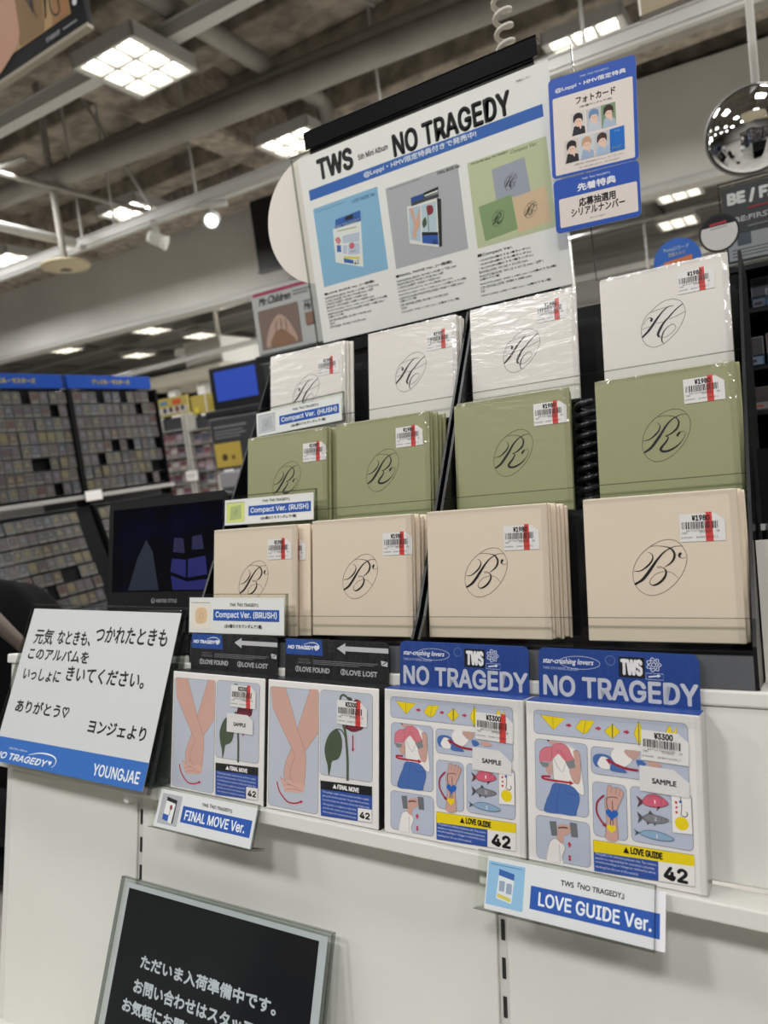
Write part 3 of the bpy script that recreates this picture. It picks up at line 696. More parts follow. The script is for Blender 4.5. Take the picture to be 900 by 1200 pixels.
        ('P','#44464c',[(193.0,173.2),(239.4,174.1),(238.7,168.8),(192.3,168.3)]),
        ('P','#bcd0e2',[(187.1,166.4),(207.4,165.0),(200.8,113.6),(183.2,120.8)]),
        ('P','#c3d6e2',[(209.0,165.2),(233.4,164.3),(228.9,120.4),(204.8,125.8)]),
        ('P','#e0b09c',[(188.7,166.0),(194.3,165.8),(197.4,135.5),(193.5,119.6),(187.4,122.6),(192.5,139.6)]),
        ('P','#e0b09c',[(206.3,164.0),(198.7,149.2),(188.4,129.4),(189.2,123.6),(202.5,137.0)]),
        ('L','#5d6b4a',1.2,[(215.6,125.2),(217.4,147.1),(217.1,161.0)]),
        ('B','#8f3038',[(217.1,161.0),(226.5,159.8),(226.7,150.1),(218.5,148.1)]),
        ('B','#4f5f45',[(212.9,146.9),(206.8,140.1),(208.2,132.2),(214.0,136.8)]),
        ('P','#1d1e22',[(204.3,126.8),(230.4,120.0),(229.9,116.0),(203.6,121.9)]),
        ('P','#2f5cb0',[(203.6,121.9),(229.9,116.0),(228.9,101.8),(202.7,111.1)]),
        ('T','42','#222226',219.8,104.2,6.1,6.2,0.4,'i'),
        ('T','■LOVE GUIDE Ver. (一般盤)','#2b2b2e',15.5,73.8,96.0,4.5,0.4,''),
        ('T','HANGING BOX: W143 × H180 × T25 mm','#39393d',15.3,67.8,102.9,3.3,0.1,''),
        ('T','LOVE GUIDE: W140 × H140 mm / 52P','#39393d',15.5,62.6,92.2,3.3,0.1,''),
        ('T','LYRICS SHEET: W560 × H280 mm','#39393d',15.8,57.5,79.1,3.3,0.1,''),
        ('T','EPOXY STICKER: W80 × H200 mm','#39393d',16.0,52.1,91.2,3.3,0.1,''),
        ('T','PHOTOCARD: W55 × H85 mm / (12種のうち2種)','#39393d',16.2,46.6,114.6,3.3,0.1,''),
        ('T','LENTICULAR PHOTOCARD: W60 × H85 mm /','#39393d',16.5,41.4,109.0,3.3,0.1,''),
        ('T','(6種のうち1種)','#39393d',16.7,36.5,30.3,3.3,0.1,''),
        ('T','CD ENVELOPE: W140 × H140 mm','#39393d',16.9,30.9,81.8,3.3,0.1,''),
        ('T','CD-R','#39393d',17.1,25.9,10.6,3.3,0.1,''),
        ('T','STICKER: W100 × H170 mm','#39393d',17.4,20.4,69.0,3.3,0.1,''),
        ('T','■FINAL MOVE Ver. (一般盤)','#2b2b2e',150.6,70.5,95.9,4.8,0.4,''),
        ('T','HANGING BOX: W143 × H180 × T25 mm','#39393d',151.4,63.8,100.9,3.1,0.1,''),
        ('T','PHOTOBOOK: W140 × H140 mm / 64P','#39393d',151.4,58.8,79.1,3.1,0.1,''),
        ('T','LYRICS SHEET: W560 × H280 mm','#39393d',151.5,53.6,72.9,3.1,0.1,''),
        ('T','PAPER ROULETTE: W130 (直径130 mm)','#39393d',151.5,48.0,92.6,3.1,0.1,''),
        ('T','PHOTOCARD: W55 × H85 mm / (12種のうち2種)','#39393d',151.5,42.5,114.1,3.1,0.1,''),
        ('T','LENTICULAR PHOTOCARD: W60 × H85 mm /','#39393d',151.6,37.3,110.3,3.1,0.1,''),
        ('T','(6種のうち1種)','#39393d',151.6,32.6,29.6,3.2,0.1,''),
        ('T','CD ENVELOPE: W140 × H140 mm','#39393d',151.7,26.9,81.8,3.2,0.1,''),
        ('T','CD-R','#39393d',151.7,21.9,10.6,3.2,0.1,''),
        ('T','STICKER: W50 × H40 mm / (6種のうち1種)','#39393d',151.7,16.2,99.2,3.2,0.1,''),
        ('T','詳細はこちら','#444448',374,283,20,3.2,0,''),
    ],
    'SIGN1': [
        ('T','TWS『NO TRAGEDY』','#dfe6f6',41.7,117.5,36.2,2.7,0.15,''),
        ('T','@Loppi・HMV限定特典','#f2f4fa',8.8,106.4,90.4,6.8,0.5,''),
        ('R','#e9dfd8',4.9,3.5,102.1,97.2,2),
        ('T','フォトカード','#222226',35.1,85.9,50.6,9.1,0.8,''),
        ('T','(全6種/ランダムで1枚)','#333338',40.1,80.1,40.9,3.2,0.3,''),
        ('P','#d9d6d2',[(27.7,76.7),(46.3,76.7),(46.4,48.3),(27.7,48.2)]),
        ('P','#2c2c34',[(28.7,48.2),(31.5,59.0),(37.1,61.1),(45.5,56.9),(46.4,48.3)]),
        ('B','#ecc9b6',[(33.3,68.2),(40.8,68.2),(41.2,62.5),(37.1,57.9),(33.3,61.9)]),
        ('B','#2b2426',[(31.1,63.9),(31.5,72.4),(37.1,75.5),(43.0,72.2),(43.0,63.9),(40.8,67.6),(35.2,68.2)]),
        ('B','#ecc9b6',[(38.0,59.7),(40.4,63.1),(41.7,59.7),(40.4,54.6)]),
        ('L','#3a2a28',0.5,[(34.8,64.8),(36.3,64.8)]),
        ('L','#3a2a28',0.5,[(38.2,64.8),(39.7,64.8)]),
        ('P','#c3c6cc',[(48.1,76.2),(66.5,76.3),(66.7,48.1),(48.2,47.9)]),
        ('P','#c9d2dc',[(49.1,47.9),(51.9,58.7),(57.4,60.8),(65.7,56.6),(66.7,48.1)]),
        ('B','#ecc9b6',[(53.7,67.8),(61.1,67.8),(61.5,62.2),(57.4,57.6),(53.7,61.6)]),
        ('B','#6f8fb4',[(51.5,63.5),(51.8,72.0),(57.3,75.1),(63.2,71.8),(63.3,63.6),(61.1,67.3),(55.5,67.8)]),
        ('B','#ecc9b6',[(58.3,59.3),(60.7,62.7),(62.0,59.4),(60.8,54.3)]),
        ('L','#3a2a28',0.5,[(55.2,64.4),(56.7,64.4)]),
        ('L','#3a2a28',0.5,[(58.5,64.4),(60.0,64.4)]),
        ('P','#7f9a78',[(66.9,76.2),(85.1,76.2),(85.3,48.2),(67.1,48.0)]),
        ('P','#aebfd2',[(68.0,48.0),(70.7,58.8),(76.1,60.8),(84.3,56.6),(85.3,48.2)]),
        ('B','#ecc9b6',[(72.4,67.8),(79.7,67.8),(80.1,62.2),(76.2,57.7),(72.5,61.6)]),
        ('B','#3a2c2a',[(70.3,63.6),(70.6,72.0),(76.0,75.1),(81.9,71.7),(81.9,63.6),(79.7,67.3),(74.3,67.8)]),
        ('B','#ecc9b6',[(77.0,59.4),(79.4,62.8),(80.7,59.4),(79.5,54.3)]),
        ('L','#3a2a28',0.5,[(73.9,64.4),(75.4,64.4)]),
        ('L','#3a2a28',0.5,[(77.2,64.4),(78.6,64.4)]),
        ('P','#d8cfc8',[(17.8,44.7),(36.7,44.9),(36.7,16.2),(17.8,15.8)]),
        ('P','#2a2a30',[(18.7,15.9),(21.6,26.9),(27.3,29.0),(35.7,24.8),(36.7,16.2)]),
        ('B','#ecc9b6',[(23.5,36.2),(31.0,36.2),(31.4,30.5),(27.3,25.8),(23.5,29.8)]),
        ('B','#2a2426',[(21.2,31.8),(21.6,40.4),(27.3,43.7),(33.3,40.3),(33.3,32.0),(31.0,35.7),(25.4,36.2)]),
        ('B','#ecc9b6',[(28.2,27.6),(30.7,31.1),(32.0,27.6),(30.7,22.4)]),
        ('L','#3a2a28',0.5,[(25.0,32.7),(26.5,32.7)]),
        ('L','#3a2a28',0.5,[(28.4,32.8),(29.9,32.8)]),
        ('P','#cfd6dc',[(37.7,44.7),(56.3,44.9),(56.4,16.4),(37.7,16.0)]),
        ('P','#9fb4d0',[(38.6,16.0),(41.4,27.0),(47.0,29.1),(55.4,24.9),(56.4,16.4)]),
        ('B','#ecc9b6',[(43.3,36.2),(50.7,36.3),(51.1,30.6),(47.0,25.9),(43.3,29.9)]),
        ('B','#c9a183',[(41.0,31.9),(41.4,40.4),(47.0,43.6),(52.9,40.3),(53.0,32.0),(50.7,35.7),(45.1,36.2)]),
        ('B','#ecc9b6',[(48.0,27.7),(50.4,31.1),(51.7,27.7),(50.4,22.6)]),
        ('L','#3a2a28',0.5,[(44.8,32.8),(46.3,32.8)]),
        ('L','#3a2a28',0.5,[(48.1,32.8),(49.6,32.8)]),
        ('P','#c6cbd0',[(57.4,44.6),(75.8,44.8),(76.0,16.5),(57.6,16.1)]),
        ('P','#a9bfd8',[(58.5,16.1),(61.2,27.0),(66.7,29.1),(75.0,25.0),(76.0,16.5)]),
        ('B','#ecc9b6',[(63.0,36.2),(70.4,36.3),(70.8,30.6),(66.8,26.0),(63.1,29.9)]),
        ('B','#4a2f28',[(60.8,31.9),(61.2,40.4),(66.7,43.6),(72.6,40.3),(72.6,32.0),(70.4,35.7),(64.9,36.2)]),
        ('B','#ecc9b6',[(67.7,27.7),(70.0,31.1),(71.3,27.8),(70.1,22.6)]),
        ('L','#3a2a28',0.5,[(64.5,32.8),(66.0,32.8)]),
        ('L','#3a2a28',0.5,[(67.8,32.8),(69.3,32.8)]),
        ('P','#1f6fc8',[(76.8,44.6),(95.0,45.2),(94.8,16.7),(76.6,16.4)]),
        ('T','TWS','#8fb8e4',82.4,40.1,7.0,1.9,0.2,''),
        ('T','BenefiT','#9cc4ea',78.8,19.4,14.2,3.5,0.2,'',0.3),
        ('T','※種類の選択・返品交換等はできません。予めご了承ください。','#55504e',30.2,11.1,63.3,1.9,0.1,''),
        ('T','※お一人様のご購入に限ります。※無くなり次第終了','#55504e',36.4,6.1,51.5,1.9,0.1,''),
    ],
    'SIGN2': [
        ('T','TWS『NO TRAGEDY』','#dfe6f6',38.1,61.1,36.1,3.1,0.15,''),
        ('T','先着特典','#f2f4fa',31.5,47.9,49.8,10.0,1.0,''),
        ('R','#e9dfd8',6.3,6.3,100.6,37.1,2),
        ('T','応募抽選用','#222226',32.5,28.1,47.6,11.1,0.8,''),
        ('T','シリアルナンバー','#222226',21.6,17.2,69.7,10.7,0.7,''),
        ('T','※無くなり次第終了。','#55504e',45.4,10.4,21.6,2.3,0.1,''),
    ],
    'HAND': [
        ('T','元気','#1d1d20',18.7,159.4,42.0,22.4,1.0,'h'),
        ('T','なときも、','#1d1d20',70.4,161.4,70.4,19.5,1.0,'h'),
        ('T','つかれたときも','#1d1d20',147.6,167.2,135.4,21.9,1.0,'h'),
        ('T','このアルバムを','#1d1d20',15.6,138.4,129.7,16.2,1.0,'h'),
        ('T','いっしょに','#1d1d20',16.4,109.8,81.3,16.6,1.0,'h'),
        ('T','きいてください。','#1d1d20',109.0,114.0,150.6,20.0,1.0,'h'),
        ('T','ありがとう♡','#1d1d20',19.9,66.3,113.7,17.1,1.0,'h'),
        ('T','ヨンジェより','#1d1d20',177.4,54.1,105.0,16.6,1.0,'h'),
        ('T','5th Mini Album','#dfe6f6',31.4,18.1,39.3,2.7,0.2,''),
        ('T','NO TRAGEDY','#eef2fa',3.6,4.7,113.7,8.7,0.9,'i',0.25),
        ('H','#eef2fa',121.8,10.6,3.3),
        ('V','#eef2fa',[0.5,2,1.5,0.4],[(75.0,15.3),(96.8,20.0),(120.0,20.1),(132.0,16.0),(131.6,9.0),(125.8,5.8)]),
        ('T','YOUNGJAE','#eef2fa',205.2,6.7,82.5,14.0,0.9,'i'),
    ],
    'BLACK': [
        ('T','ただいま入荷準備中です。','#f2f3f4',49.6,158.1,201.2,14.6,1.2,''),
        ('T','お問い合わせはスタッフまで','#f2f3f4',45.0,132.4,214.5,15.2,1.2,''),
        ('T','お気軽にお問い合わせください','#f2f3f4',32.3,111.1,230.7,14.4,1.2,''),
    ],
}
# ================================================================ THE ROOM
CONCRETE = noisy('sprayed_ceiling', '#6f695f', '#989084', 5.0, 0.95, 0.9, 10, 0.06)
CONCRETE2 = noisy('sprayed_beam', '#78716a', '#a39a8d', 7.0, 0.95, 1.0, 10, 0.06)
FLOOR = noisy('vinyl_floor', '#a9a59c', '#b9b5ad', 2.0, 0.35, 0.02)
SOFFIT = noisy('painted_soffit', '#c3c2bd', '#cbcac5', 1.0, 0.7, 0.02)
STEELWHITE = mat('#aeaeaa', 0.45)
PIPE = noisy('grey_pipe', '#83807a', '#8e8b84', 3, 0.6, 0.05)
DARKWALL = mat('#4c4c4e', 0.8)

m = Mesh(); m.box(-26, 9, -7, 24, -0.1, 0, FLOOR); structure(m.build('floor'))
m = Mesh(); m.box(-26, 9, -7, 24, H + 4.25, H + 4.45, CONCRETE)
for i in range(24):                                                   # ribs of the deck
    y = -4.3 + i * 1.0
    m.box(-26, 9, y, y + 0.34, H + 3.98, H + 4.26, CONCRETE, 0.03)
structure(m.build('ceiling'))
m = Mesh(); m.box(-26, 9, 9.6, 23.8, H + 3.6, H + 3.66, mat('#77766f', .8))
for i in range(9):
    m.box(-26, 9, 10.2 + i * 1.5, 10.35 + i * 1.5, H + 3.45, H + 3.62, mat('#8f8e88', .7))
for i in range(12):
    m.box(-24 + i * 2.75, -23.9 + i * 2.75, 9.6, 23.8, H + 3.5, H + 3.62, mat('#5f5e59', .7))
structure(m.build('ceiling_2'))
for i, x in enumerate((-9.6, -5.15, 0.9)):
    m = Mesh(); m.box(x - 0.42, x, -7, 8.4, H + 3.55, H + 4.3, CONCRETE2, 0.06)
    structure(m.build('beam_%d' % (i + 1)))
m = Mesh(); m.box(-26, 9, 8.2, 8.8, H + 3.72, H + 4.3, CONCRETE2, 0.05); structure(m.build('beam_4'))
m = Mesh(); m.box(-26.2, -26, -7, 24, 0, H + 4.3, SOFFIT); structure(m.build('wall_left'))
m = Mesh(); m.box(9, 9.2, -7, 24, 0, H + 4.3, SOFFIT); structure(m.build('wall_right'))
m = Mesh(); m.box(-26, 9, 23.8, 24, 0, H + 4.3, DARKWALL); structure(m.build('wall_back'))
m = Mesh(); m.box(-26, 9, -7.2, -7, 0, H + 4.3, SOFFIT); structure(m.build('wall_front'))
# hanging soffit wall that divides the two halves of the shop
m = Mesh(); m.box(-14.5, 14.5, 0, 0.25, 0, 1.25, SOFFIT); m.box(-14.5, 14.5, -0.03, 0.28, -0.06, 0.02, STEELWHITE, 0.01)
structure(m.build('wall_soffit', None, T(-7, 9.0, H + 2.6) @ RZ(4.3)))

# ---- pipes, rails, rods under the ceiling (each a thing that could be taken down)
def pipe(name, pts, r, label, cat, m=None, group=None):
    me = Mesh(); me.tube(pts, r, m or PIPE, 14)
    return tag(me.build(name), label, cat, group)
pipe('ceiling_pipe', [(-6.2, 5.4, H + 3.32), (-4.7, 5.52, H + 3.32), (-1.0, 5.75, H + 3.32), (4.5, 6.0, H + 3.32)], 0.10, 'long thick grey pipe under the ceiling behind the black sign holder', 'pipe')
pipe('ceiling_pipe', [(-3.85, 2.6, H + 3.45), (-3.85, 6.3, H + 3.45), (-3.85, 6.42, H + 3.4), (-3.85, 6.45, H + 3.2)], 0.085, 'grey pipe running away from the square lamp that crosses the long pipe and bends down', 'pipe')
pipe('ceiling_pipe', [(-12, 5.05, H + 3.2), (-7.3, 5.17, H + 3.2), (-5.4, 5.38, H + 3.2), (-3.4, 5.55, H + 3.2), (3, 6.05, H + 3.2)], 0.11, 'grey round duct on the left below the big sprayed beam', 'duct')
pipe('ceiling_pipe', [(-12, 7.0, H + 3.3), (-7.3, 7.1, H + 3.3), (-3.0, 7.25, H + 3.3), (4.0, 7.5, H + 3.3)], 0.09, 'thin grey pipe just above the row of lit lamps at the back', 'pipe')
pipe('sprinkler_pipe', [(-6.55, 2.9, H + 2.6), (-6.56, 4.6, H + 2.6), (-6.60, 5.46, H + 2.6)], 0.05, 'white pipe at the left edge that ends over the round beige speaker', 'pipe', STEELWHITE)
pipe('sprinkler_pipe', [(-5.95, 4.55, H + 3.05), (-6.35, 4.5, H + 3.05), (-6.4, 4.6, H + 3.05), (-6.35, 6.6, H + 3.05)], 0.03, 'thin bent grey pipe hanging by the lamp rods at upper left', 'pipe')
me = Mesh(); me.box(-9, 3, -0.06, 0.06, -0.05, 0.05, STEELWHITE); me.box(-9, 3, -0.075, 0.075, 0.05, 0.06, STEELWHITE)
tag(me.build('lamp_channel', None, T(0, 4.47, H + 3.27) @ RZ(1.0)), 'white steel channel that carries the nearest square ceiling lamp', 'rail')
rail = Mesh(); rail.box(-9.4, 6, -0.045, 0.045, -0.02, 0.06, STEELWHITE); rail.box(-9.4, 6, -0.03, 0.03, -0.045, -0.02, STEELWHITE); rail.box(-9.4, 6, -0.06, 0.06, 0.06, 0.072, STEELWHITE)
tag(rail.build('lighting_rail', None, T(0, 5.72, H + 2.6) @ RZ(1.0)), 'long white lighting rail hanging on rods with two spotlights', 'rail')
rods = [((-6.95, 5.60), 2.62, 'rod by the round beige speaker'), ((-6.58, 5.61), 2.66, 'second rod from the left')]
for (x, y, label) in ((-6.62, 5.60, 'thin white rod holding the lighting rail beside the pipe of the round speaker'),
                      (-6.1, 5.6, 'thin white rod holding the left end of the lighting rail'),
                      (-4.95, 5.63, 'thin white rod that holds the lighting rail between the two spotlights'),
                      (-1.17, 5.7, 'thin white rod holding the lighting rail beside the lamp at upper right'),
                      (-2.84, 5.65, 'thin white rod with a cross piece above the black sign holder')):
    pipe('hanging_rod', [(x, y, H + 2.675), (x, y, H + 4.2)], 0.013, label, 'rod', STEELWHITE)
pipe('brace_rod', [(-5.55, 5.62, H + 2.70), (-6.25, 5.5, H + 4.1)], 0.015, 'slanting white brace from the lighting rail up beside the nearest lamp', 'brace', STEELWHITE)
pipe('brace_rod', [(-2.76, 5.60, H + 3.55), (-3.5, 5.45, H + 4.15)], 0.015, 'slanting white brace above the black sign holder', 'brace', STEELWHITE)

# round beige speaker hanging on its pole
t = thing('ceiling_speaker', 'round beige disc speaker hanging on a grey pole at upper left', 'speaker', T(-6.47, 5.2, H + 2.25))
me = Mesh(); me.lathe([(0.0, 0), (0.06, 0.0), (0.2, 0.015), (0.245, 0.03), (0.25, 0.045), (0.235, 0.06), (0.1, 0.085), (0.0, 0.09)], mat('#a89d80', 0.6)); me.build('disc', t)
me = Mesh(); me.tube([(0, 0, 0.08), (0, 0, 1.9)], 0.035, PIPE); me.build('pole', t)
me = Mesh(); me.box(-0.04, 0.04, -0.04, 0.04, -0.012, 0.004, DARKGREY, 0.004); me.build('badge', t)

# ---- square ceiling lamps
GLOW = emit('lamp_tubes', '#fff7ea', 9.0)
def make_lamp(label, group=None):
    t = thing('ceiling_lamp', label, 'lamp', None, group)
    me = Mesh()
    for a, b, c, d in ((-.33, -.305, -.33, .33), (.305, .33, -.33, .33), (-.33, .33, -.33, -.305), (-.33, .33, .305, .33)):
        me.box(a, b, c, d, 0, .1, STEELWHITE, 0.004)
    me.box(-.33, .33, -.33, .33, .095, .11, STEELWHITE)
    hs = me.build('housing', t)
    me = Mesh(); me.box(-.3, .3, -.3, .3, .06, .075, GLOW); me.build('tubes', hs)
    me = Mesh()
    for k in (-.1, .1):
        me.box(k - .014, k + .014, -.305, .305, 0.004, .055, mat('#c9c9c4', 0.35)); me.box(-.305, .305, k - .014, k + .014, 0.004, .055, mat('#c9c9c4', 0.35))
    for k in (-.29, .29):
        me.box(k - .02, k + .02, -.305, .305, 0.004, .055, mat('#c9c9c4', 0.35))
    me.build('louvre', t)
    return t
lamp0 = make_lamp('nearest square ceiling lamp with a bright louvre, beside the signed poster')
lamp0.location = (-4.2, 4.32, H + 3.1)
LAMPS = ((-6.67, 6.5, 'square lit lamp half hidden by the lighting rail above the left spotlight'),
         (-9.05, 6.47, 'square lit lamp at the left edge behind the round beige speaker'),
         (-4.2, 6.44, 'lit lamp at the left shoulder of the black sign holder'),
         (-1.33, 6.72, 'lit lamp above the blue notice at upper right'),
         (-9.48, 10.97, 'lit lamp beyond the hanging wall, largest one left of the pink-topped poster'),
         (-11.78, 10.63, 'lit lamp beyond the hanging wall, left one of the close pair'),
         (-11.85, 11.45, 'lit lamp beyond the hanging wall, right one of the close pair'),
         (-11.89, 12.95, 'lit lamp beyond the hanging wall above the boxy white duct'),
         (-14.23, 10.45, 'lit lamp far back over the first blue rack header, left of two'),
         (-14.27, 11.05, 'lit lamp far back over the first blue rack header, right of two'),
         (-14.38, 13.3, 'lit lamp far back above the second blue rack header'),
         (-14.21, 17.5, 'lit lamp far back just above the blue screen'),
         (-18.6, 17.8, 'small lit lamp at the right end of the second blue header'),
         (-1.33, 11.93, 'upper lit lamp seen below the hanging wall at the right'),
         (-1.58, 13.73, 'lower lit lamp seen below the hanging wall at the right'))
for x, y, lb in LAMPS:
    l = copy_tree(lamp0); l.location = (x, y, H + 3.1 + (0.03 if y < 9 else 0)); l['label'] = lb

# spotlights on the rail
def spot(x, y, label, rz, on):
    t = thing('spotlight', label, 'spotlight', T(x, y, H + 2.552) @ RZ(rz))
    me = Mesh(); me.box(-.16, .16, -.03, .03, -.045, 0, STEELWHITE, 0.006); me.build('track_adapter', t)
    me = Mesh(); me.tube([(0, 0, -.04), (0, 0, -.12)], 0.018, STEELWHITE); me.build('arm', t)
    A = T(0, 0, -.15) @ RX(-62 if on else 62)
    me = Mesh(); me.lathe([(0, .09), (.05, .09), (.062, .07), (.062, -.05), (.075, -.11), (.066, -.11), (.055, -.06), (0, -.06)], mat('#dcdcd6', 0.4), 24, A)
    for k in range(5):
        me.lathe([(.062, .06 - k * .022), (.068, .055 - k * .022), (.062, .05 - k * .022)], STEELWHITE, 24, A)
    hd = me.build('head', t)
    me = Mesh(); me.lathe([(0, -.085), (.064, -.085)], emit('spot_glow', '#eefaff', 6.0) if on else GREY, 20, A); me.build('lens', hd)
spot(-4.78, 5.62, 'white spotlight on the rail, lit, nearer the black banner', 30, True)
spot(-5.55, 5.62, 'white spotlight on the rail, unlit and ribbed, left one', -50, False)

me = Mesh(); me.box(0, 1.9, 0, .08, 0, 1.15, mat('#0b0c0f', 0.5)); me.box(-.01, 1.91, -.01, .09, -.03, 0.0, DARKGREY); me.box(0, 1.9, 0.02, .06, 1.15, 1.5, mat('#0b0c0f', 0.5))
tag(me.build('hanging_banner', None, T(-6.6, 8.6, H + 2.74) @ RZ(4)), 'black banner hung before the grey hanging wall, behind the white disc', 'banner')

# boxy white duct, its tray and the two white columns
t = thing('boxy_duct', 'boxy white duct with a round-edged tray over two white columns', 'duct', T(-10.42, 10.6, H + 1.86))
me = Mesh(); me.box(.2, 1.15, 0, 1.2, 0.1, .62, mat('#b9b7b0', .55), .03); me.build('duct_box', t)
me = Mesh(); me.box(-1.1, 1.2, -.15, 1.4, -.14, .1, mat('#a19d8e', .6), .05); me.build('tray', t)
me = Mesh(); me.tube([(-.15, .2, .52), (.35, .1, .46)], .09, WHITE); me.build('outlet', t)
me = Mesh(); me.tube([(.6, .6, .6), (.6, .6, 1.75)], .05, PIPE); me.build('hanger', t)
for x, lb in ((-10.88, 'white column under the boxy duct, left one'), (-10.08, 'white column under the boxy duct, right one')):
    me = Mesh(); me.box(x - .09, x + .09, 10.75, 10.95, 0, H + 1.71, WHITE, .02); structure(me.build('column_%d' % (1 if x < -10.3 else 2)))

# low partition with the dark back shop behind
me = Mesh(); me.box(-26, 9, 18.0, 18.2, 0, H + 1.5, mat('#5f6062', 0.8)); me.box(-26, 9, 17.98, 18.0, H + .62, H + .68, mat('#3d3e40', .6))
structure(me.build('partition'))
pipe('crossing_rail', [(-16, 9.9, H + 1.95), (-6, 10.4, H + 2.2)], .05, 'pale rail that crosses over the blue rack headers behind the hanging wall', 'rail', STEELWHITE)
me = Mesh(); me.box(-4.6, 4.5, 14.4, 14.5, H + 1.2, H + 2.95, mat('#85847f', .8)); me.box(-4.6, 4.5, 14.32, 14.42, H + 2.62, H + 2.74, mat('#b4b3ae', .6)); me.box(-4.6, 4.5, 14.35, 14.42, H + 2.2, H + 2.26, mat('#6d6c68', .6)); me.box(-4.6, 4.5, 14.25, 14.5, H + 2.95, H + 3.06, mat('#6d6c68', .6))
structure(me.build('wall_bulkhead'))
for x, y, lb in ((-3.05, 12.2, 'thin pale rod under the far ceiling beside the lower blue sign'), (-1.95, 12.6, 'thin pale rod under the far ceiling left of the double lamps'), (-.62, 12.0, 'thin pale rod under the far ceiling beside the round black-rimmed tag')):
    pipe('hanging_rod', [(x, y, H + 2.0), (x, y, H + 3.6)], .016, lb, 'rod', mat('#8f8f8b', .5))
pipe('crossing_rail', [(-4.5, 11.2, H + 2.72), (4.0, 11.6, H + 2.72)], .02, 'thin pale rail crossing the far ceiling under the double lamps at the right', 'rail', mat('#8f8f8b', .5))

# ================================================================ TRADING-CARD RACKS (left)
BLUEH = mat('#0b3f96', .6, 0, 0, .2)
def header_art(w, txt):
    return [('T', txt, '#a89a44', w / 2 - 150, 28, 300, 34, 5, '')]
def card_rack(y0, y1, label, txt):
    t = thing('card_rack', label, 'rack', T(-3.85, y0, 0) @ RZ(90))
    w = y1 - y0
    me = Mesh(); me.box(0, w, -.0, .03, H + .605, H + .69, BLUEH, .004); me.art(header_art(w * 1000, txt), -.001, 0, H + .605, 2e-4); me.build('header', t)
    me = Mesh(); me.box(0, w, .02, .06, H - .05, H + .6, BLACK_MATT); me.box(-.0135, .0, -.03, .06, .0, H + .6, BLACK_MATT); me.box(w, w + .0135, -.03, .06, 0, H + .6, BLACK_MATT)
    me.build('back_frame', t)
    for k in range(8):
        me = Mesh(); me.box(0.01, w - .01, -.012, .02, H - .0365 + k * .078, H - .034 + k * .078, mat('#4a4b4d', .3)); me.build('card_ledge', t)
    me = Mesh(); me.box(0, w, -.08, .02, H - .075, H - .05, mat('#9b9b97', .4), .003); me.build('price_rail', t)
    me = Mesh()
    me.prism([(-.05, H - .12), (-.24, H - .78), (-.24, 0), (.05, 0), (.05, H - .12)], 0, w, BLACK_MATT, 'x'); me.build('slanted_base', t)
    return t
card_rack(2.27, 2.935, 'black card rack with blue header cut by the left edge of the photo', 'デュエル・マスターズ')
card_rack(2.965, 3.63, 'black card rack with blue header beside the white columns', 'デュエル・マスターズ')
card_rack(1.57, 2.235, 'black card rack with blue header outside the left edge', 'デュエル・マスターズ')
def art_card(seed):
    rr = random.Random(seed)
    frame = rr.choice(('#5b5c59', '#525049', '#616465', '#47494f', '#69665f', '#57543c', '#4c4740'))
    inner = rr.choice(('#3d302c', '#2e363e', '#464536', '#373a34', '#292b32', '#483b3a', '#5b5434', '#323b43', '#49342f'))
    me = Mesh()
    me.box(-.0285, .0285, -.004, 0, 0, .071, mat('#323436', .2), .001)
    me.art([('R', frame, -26.5, 2, 53, 67, 3), ('R', inner, -22, 20, 44, 44, 2), ('R', rr.choice(('#5e5c57', '#4e4b45')), -21, 5, 42, 11, 1), ('B', rr.choice(('#5e5743', '#515459', '#46342f', '#454749')), [(-16, 24), (rr.uniform(-8, 4), 30), (16, 26), (12, 50), (rr.uniform(-6, 8), 60), (-12, 52)])], -.0042, 0, 0, 2e-4)
    return me.build('trading_card')
protos = [art_card(i) for i in range(14)]
for p in protos:
    COL.objects.unlink(p)
rc = random.Random(3)
def put_card(M, label, group):
    c = rc.choice(protos).copy(); COL.objects.link(c); c.matrix_world = M
    tag(c, label, 'card', group)
for bay, (y0, lb) in enumerate(((2.27, 'sleeved trading card on the upright rack under the left blue header'), (2.965, 'sleeved trading card on the upright rack under the right blue header'))):
    for k in range(8):
        y = y0 + .04
        while y < y0 + .635:
            if rc.random() > .07 and (bay or y > 2.42):
                put_card(T(-3.84, y, H - .033 + k * .078) @ RZ(90) @ RX(-3), lb, 'cards under the left header' if bay == 0 else 'cards under the right header')
            y += .0585 if rc.random() > .12 else .066
for bay, (y0, y1, lb) in enumerate(((2.22, 2.83, 'sleeved trading card on the slanted lower rack left of the portable screen'), (2.965, 3.2, 'sleeved trading card on the slanted lower rack beside the portable screen'))):
    for k in range(8):
        z = H - .21 - k * .078
        x = -3.795 + (H - .12 - z) * .288
        y = y0 + .04
        while y < y1:
            if rc.random() > .09:
                put_card(T(x + .006, y, z) @ RZ(90) @ RX(-16), lb, 'cards on the slanted lower rack' if bay == 0 else 'cards on the second slanted rack')
            y += .0585 if rc.random() > .12 else .066
me = Mesh(); me.box(-.06, .06, 0, .006, -.03, .03, WHITE, .002); tag(me.build('shelf_tag', None, T(-3.755, 2.95, H - .06) @ RZ(90)), 'small white tag on the grey rail between the two card racks', 'tag')

